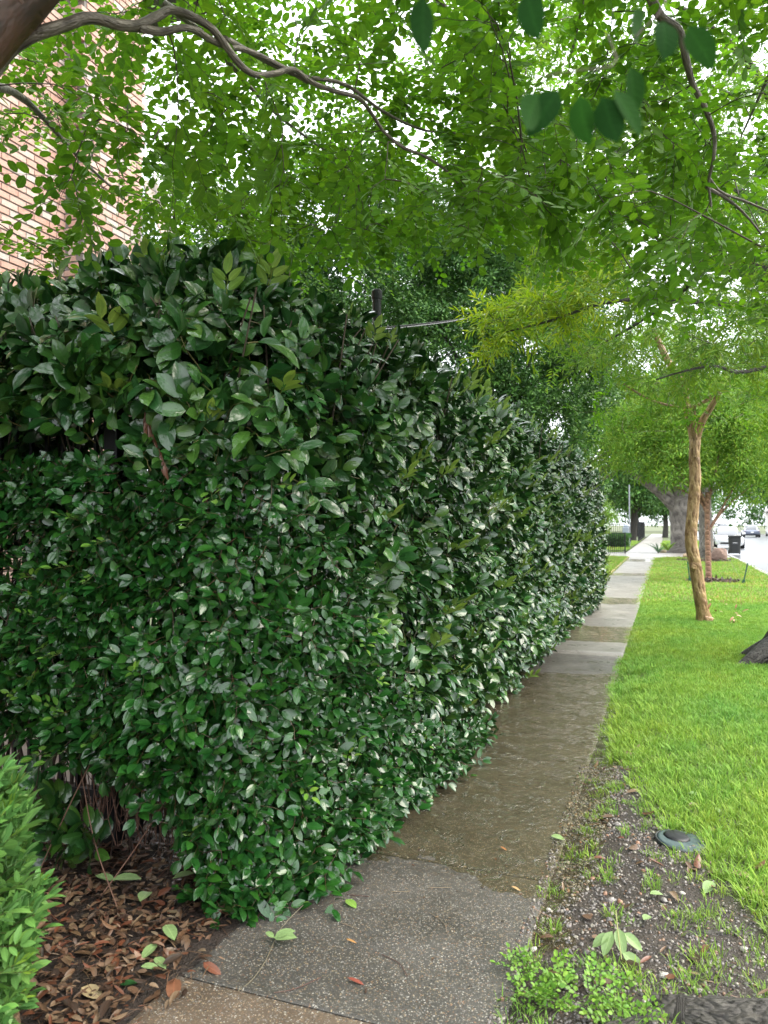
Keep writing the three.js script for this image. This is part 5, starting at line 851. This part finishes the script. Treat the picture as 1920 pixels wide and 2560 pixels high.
// cars: lofted body, glass house, wheels, lamps
function car(x, z, turn, paint, label, { h = 1.45, suv = 0 } = {}) {
  const t = thing('parked_car', V(x, -0.02, z), label, 'car', 'cars parked down the street'); t.rotation.y = turn;
  const P = (name, g, m, par = t) => { const o = new THREE.Mesh(g, m); o.name = name; par.add(o); return o; };
  const loft = (rows, seg = 20) => { // rows: [z, half width, bottom, top, roundness]
    const p = [], ix = []; rows.forEach(([zz, w, b, tp, e]) => { for (let k = 0; k <= seg; k++) { const a = k / seg * Math.PI * 2, c = Math.cos(a), s = Math.sin(a); p.push(Math.sign(c) * Math.abs(c) ** e * w, (b + tp) / 2 + Math.sign(s) * Math.abs(s) ** e * (tp - b) / 2, zz); } });
    for (let j = 0; j < rows.length - 1; j++) for (let k = 0; k < seg; k++) { const a = j * (seg + 1) + k, b = a + seg + 1; ix.push(a, b, a + 1, a + 1, b, b + 1); }
    for (const j of [0, rows.length - 1]) { const c = p.length / 3, q = rows[j]; p.push(0, (q[2] + q[3]) / 2, q[0]); for (let k = 0; k < seg; k++) { const a = j * (seg + 1) + k; j ? ix.push(a, c, a + 1) : ix.push(a, a + 1, c); } }
    const g = new THREE.BufferGeometry(); g.setAttribute('position', new THREE.Float32BufferAttribute(p, 3)); g.setIndex(ix); g.computeVertexNormals(); return g;
  };
  const pm = phy({ color: paint, roughness: 0.35, clearcoat: 1, clearcoatRoughness: 0.08, metalness: 0.1 }), glass = phy({ color: C(0.03, 0.035, 0.04), roughness: 0.05, clearcoat: 1, clearcoatRoughness: 0.03 }), chrome = std({ color: C(0.6, 0.6, 0.62), metalness: 1, roughness: 0.2 });
  const belt = 0.92 + suv * 0.12, hood = 0.86 + suv * 0.12;
  P('body', loft([[2.28, 0.72, 0.3, 0.62, 0.45], [2.2, 0.84, 0.22, 0.74, 0.4], [1.9, 0.9, 0.2, hood - 0.04, 0.36], [1.0, 0.92, 0.2, hood + 0.05, 0.34], [0.2, 0.93, 0.2, belt + 0.02, 0.34], [-1.4, 0.93, 0.2, belt + 0.04, 0.34], [-2.05, 0.88, 0.24, belt, 0.36], [-2.25, 0.76, 0.34, belt - 0.1, 0.42]]), pm);
  P('cabin', loft([[1.05, 0.7, belt - 0.1, belt + 0.02, 0.5], [0.35, 0.69, belt - 0.1, h - 0.1, 0.5], [-0.1, 0.66, belt - 0.1, h - 0.01, 0.45], [-1.0 - suv * 0.4, 0.66, belt - 0.1, h, 0.45], [-1.6 - suv * 0.3, 0.64, belt - 0.1, h - 0.14, 0.5], [-2.05, 0.66, belt - 0.1, belt + 0.03, 0.5]]), glass);
  P('roof', loft([[0.25, 0.6, h - 0.13, h - 0.07, 0.6], [-0.1, 0.62, h - 0.07, h + 0.012, 0.5], [-1.0 - suv * 0.4, 0.62, h - 0.07, h + 0.02, 0.5], [-1.5 - suv * 0.3, 0.58, h - 0.17, h - 0.09, 0.6]]), pm);
  P('grille', new RoundedBoxGeometry(0.9, 0.16, 0.06, 2, 0.03).translate(0, 0.62, 2.23), M.black); P('lower_grille', new RoundedBoxGeometry(1.2, 0.17, 0.06, 2, 0.03).translate(0, 0.38, 2.25), M.black); P('emblem', new THREE.TorusGeometry(0.07, 0.014, 8, 20).scale(1.3, 0.8, 1).translate(0, 0.63, 2.275), chrome); P('trim', new THREE.BoxGeometry(0.8, 0.02, 0.02).translate(0, 0.68, 2.265), chrome);
  for (const s of [-1, 1]) {
    P('headlight', new RoundedBoxGeometry(0.34, 0.12, 0.14, 2, 0.04).rotateY(s * 0.35).translate(s * 0.66, 0.68, 2.12), phy({ color: C(0.7, 0.72, 0.75), roughness: 0.1, clearcoat: 1 })); P('tail_light', new RoundedBoxGeometry(0.3, 0.14, 0.1, 2, 0.04).translate(s * 0.66, belt - 0.16, -2.16), phy({ color: C(0.3, 0.02, 0.02), roughness: 0.2, clearcoat: 1 })); P('mirror', new RoundedBoxGeometry(0.2, 0.13, 0.1, 2, 0.04).translate(s * 1.0, belt + 0.1, 0.62), pm);
    for (const zz of [1.42, -1.38]) { const w = P('wheel', new THREE.CylinderGeometry(0.33, 0.33, 0.22, 24).rotateZ(Math.PI / 2), M.black); w.position.set(s * 0.84, 0.33, zz); P('rim', new THREE.CylinderGeometry(0.21, 0.21, 0.02, 16).rotateZ(Math.PI / 2).translate(s * 0.115, 0, 0), chrome, w); }
  }
  P('plate', new THREE.BoxGeometry(0.32, 0.16, 0.02).translate(0, belt - 0.3, -2.27), std({ color: C(0.7, 0.7, 0.7) })); P('bumper', new RoundedBoxGeometry(1.6, 0.12, 0.1, 2, 0.04).translate(0, 0.32, -2.24), M.black); P('lip', new RoundedBoxGeometry(1.5, 0.06, 0.1, 1, 0.02).translate(0, 0.25, 2.24), pm);
  return t;
}
car(3.95, -58, 0, C(0.62, 0.64, 0.66), 'white car parked facing the camera behind the trash bin');
car(9.7, -104, Math.PI, C(0.12, 0.14, 0.2), 'dark blue grey car seen from behind across the street', { h: 1.5 });
car(7.4, -118, 0.1, C(0.7, 0.7, 0.72), 'white van like car far down the street beyond the dark car', { h: 1.75, suv: 1 });
car(13.4, -112, Math.PI, C(0.4, 0.44, 0.46), 'pale grey car parked by the opposite verge', { h: 1.5 });
{ // iron fences, box hedge, post
  const fence = (x0, z0, x1, z1, h, n, label) => { const t = thing('garden_fence', V(x0, 0, z0), label, 'fence'); for (let k = 0; k <= n; k++) { const a = k / n, w = k % 12 === 0 ? 0.07 : 0.028; part(t, k % 12 === 0 ? 'post' : 'picket', new THREE.BoxGeometry(w, h, w).translate(lerp(x0, x1, a), h / 2 + 0.04, lerp(z0, z1, a)), M.black); } for (const y of [0.16, h - 0.05]) { const d = Math.hypot(x1 - x0, z1 - z0); part(t, 'rail', new THREE.BoxGeometry(d, 0.03, 0.03).rotateY(-Math.atan2(z1 - z0, x1 - x0)).translate((x0 + x1) / 2, y + 0.04, (z0 + z1) / 2), M.black); } };
  fence(-2.15, -43.6, -6.2, -45.3, 1.15, 36, 'low black iron fence ending at the driveway'); fence(-2.4, -72, -2.5, -96, 1.8, 60, 'dark iron fence running along the far pavement'); fence(-2.8, -66, -11, -66, 1.6, 48, 'iron fence across the garden behind the box hedge');
  const r = RNG(1701), t = thing('box_hedge', V(-4.2, 0, -56), 'low clipped box hedge beyond the driveway', 'hedge'), l = []; for (let k = 0; k < 1500; k++) { const x = lerp(-8.5, -2.45, r()), y = r() < 0.6 ? 0.85 : 0.05 + 0.8 * r(), z = y > 0.8 ? lerp(-54.6, -56.4, r()) : -54.6 + 0.12 * r(); l.push([new THREE.Matrix4().compose(V(x, y + 0.05 * noise(x, z), z), new THREE.Quaternion().setFromEuler(new THREE.Euler(r() * 6, r() * 6, 0)), V(1.4, 1.4, 1.4)), vary(r, 0.25)]); } copies(t, 'foliage', clBox[0].geo, M.crown, l); part(t, 'core', new THREE.BoxGeometry(6, 0.75, 1.7).translate(-5.5, 0.4, -55.5), std({ color: C(0.02, 0.035, 0.015) }));
  const p = thing('utility_post', V(-2.6, 0, -58), 'slim grey post with a box beside the far pavement', 'post'); part(p, 'pole', new THREE.CylinderGeometry(0.05, 0.06, 4.5, 10).translate(-2.55, 2.25, -58), std({ color: C(0.25, 0.27, 0.3), roughness: 0.5 })); part(p, 'cabinet', new RoundedBoxGeometry(0.42, 0.95, 0.35, 2, 0.04).translate(-2.8, 0.95, -57.8), std({ color: C(0.28, 0.32, 0.38), roughness: 0.5 })); part(p, 'meter', new THREE.SphereGeometry(0.2, 16, 10).scale(1.2, 0.8, 0.8).translate(-2.72, 1.48, -57.8), std({ color: C(0.3, 0.34, 0.4), roughness: 0.4 }));
}
{ // houses down the street
  const house = (x, z, w, d, h, wall, roof, label, side) => {
    const t = thing('distant_house', V(x, 0, z), label, 'house'); part(t, 'wall', new THREE.BoxGeometry(w, h, d).translate(x, h / 2, z), std({ color: C(...wall), roughness: 0.85, bumpMap: grainB, bumpScale: 0.01 }));
    const s = new THREE.Shape(); s.moveTo(-w / 2 - 0.4, 0); s.lineTo(w / 2 + 0.4, 0); s.lineTo(0, w * 0.33); s.closePath(); part(t, 'roof', new THREE.ExtrudeGeometry(s, { depth: d + 0.8, bevelEnabled: false }).translate(x, h, z - d / 2 - 0.4), std({ color: C(...roof), roughness: 0.9 }));
    for (let k = 0; k < 3; k++) { const f = part(t, 'window', new THREE.BoxGeometry(1.3, 1.6, 0.12).translate(x - w / 2 + w * (k + 0.5) / 3, 1.7, z + d / 2 + 0.02), std({ color: C(0.75, 0.75, 0.74) })); part(f, 'pane', new THREE.BoxGeometry(1.1, 1.4, 0.05).translate(x - w / 2 + w * (k + 0.5) / 3, 1.7, z + d / 2 + 0.08), phy({ color: C(0.05, 0.06, 0.07), roughness: 0.08, clearcoat: 1 })); const g = part(t, 'window', new THREE.BoxGeometry(0.12, 1.6, 1.3).translate(x + side * (w / 2 + 0.02), 1.7, z - d / 2 + d * (k + 0.5) / 3), std({ color: C(0.75, 0.75, 0.74) })); part(g, 'pane', new THREE.BoxGeometry(0.05, 1.4, 1.1).translate(x + side * (w / 2 + 0.08), 1.7, z - d / 2 + d * (k + 0.5) / 3), phy({ color: C(0.05, 0.06, 0.07), roughness: 0.08, clearcoat: 1 })); }
  };
  house(-12, -76, 10, 9, 3.2, [0.42, 0.24, 0.18], [0.12, 0.1, 0.09], 'brick house behind the garden fence', 1); house(20.5, -92, 10, 10, 3.2, [0.72, 0.72, 0.7], [0.14, 0.13, 0.12], 'white house across the street behind trees', -1); house(20, -132, 10, 10, 3.4, [0.65, 0.62, 0.56], [0.12, 0.11, 0.1], 'cream house far across the street', -1);
  const bf = thing('board_fence', V(15.5, 0, -80), 'brown board fence across the street', 'fence'), bm = [0.2, 0.25, 0.3].map((k) => std({ color: C(k, k * 0.62, k * 0.4), roughness: 0.9 })); for (let k = 0; k < 50; k++) part(bf, 'board', new THREE.BoxGeometry(0.02, 1.7, 0.145).translate(15.5 + 0.004 * (k % 3), 0.87, -76 - k * 0.15), bm[(k * 7) % 3]);
}
{ // overhead cables
  const cable = (pts, rad, col, label) => one('utility_cable', new MB().tube(curve(pts, 30), rad, 6, col).done(), M.twig, null, label, 'cable');
  cable([[-9, 5.2, -12.4], [-3.9, 5.41, -13.43], [-3.07, 5.56, -13.74], [-2.31, 5.82, -14.02], [-1.21, 6.51, -15.48], [2.5, 8.2, -19]], 0.014, C(0.02, 0.02, 0.02), 'black cable above the hedge disappearing into the willow oak');
  cable([[-9, 5.16, -12.4], [-3.9, 5.38, -13.4], [-3.1, 5.55, -13.7], [-2.3, 5.72, -14.0], [-1.21, 6.2, -15.4], [2.5, 7.6, -19]], 0.008, C(0.3, 0.3, 0.3), 'pale grey cable strung just under the black one');
  cable([[-12, 5.3, -29], [-3.12, 5.05, -30.8], [-1.79, 5.07, -31.3], [0.51, 5.22, -32.15], [8, 6.4, -35]], 0.02, C(0.03, 0.03, 0.03), 'distant dark cable beyond the hedge end');
}
scene.traverse((o) => { if (o.isMesh) { o.castShadow = true; o.receiveShadow = true; } });
renderer.render(scene, camera);
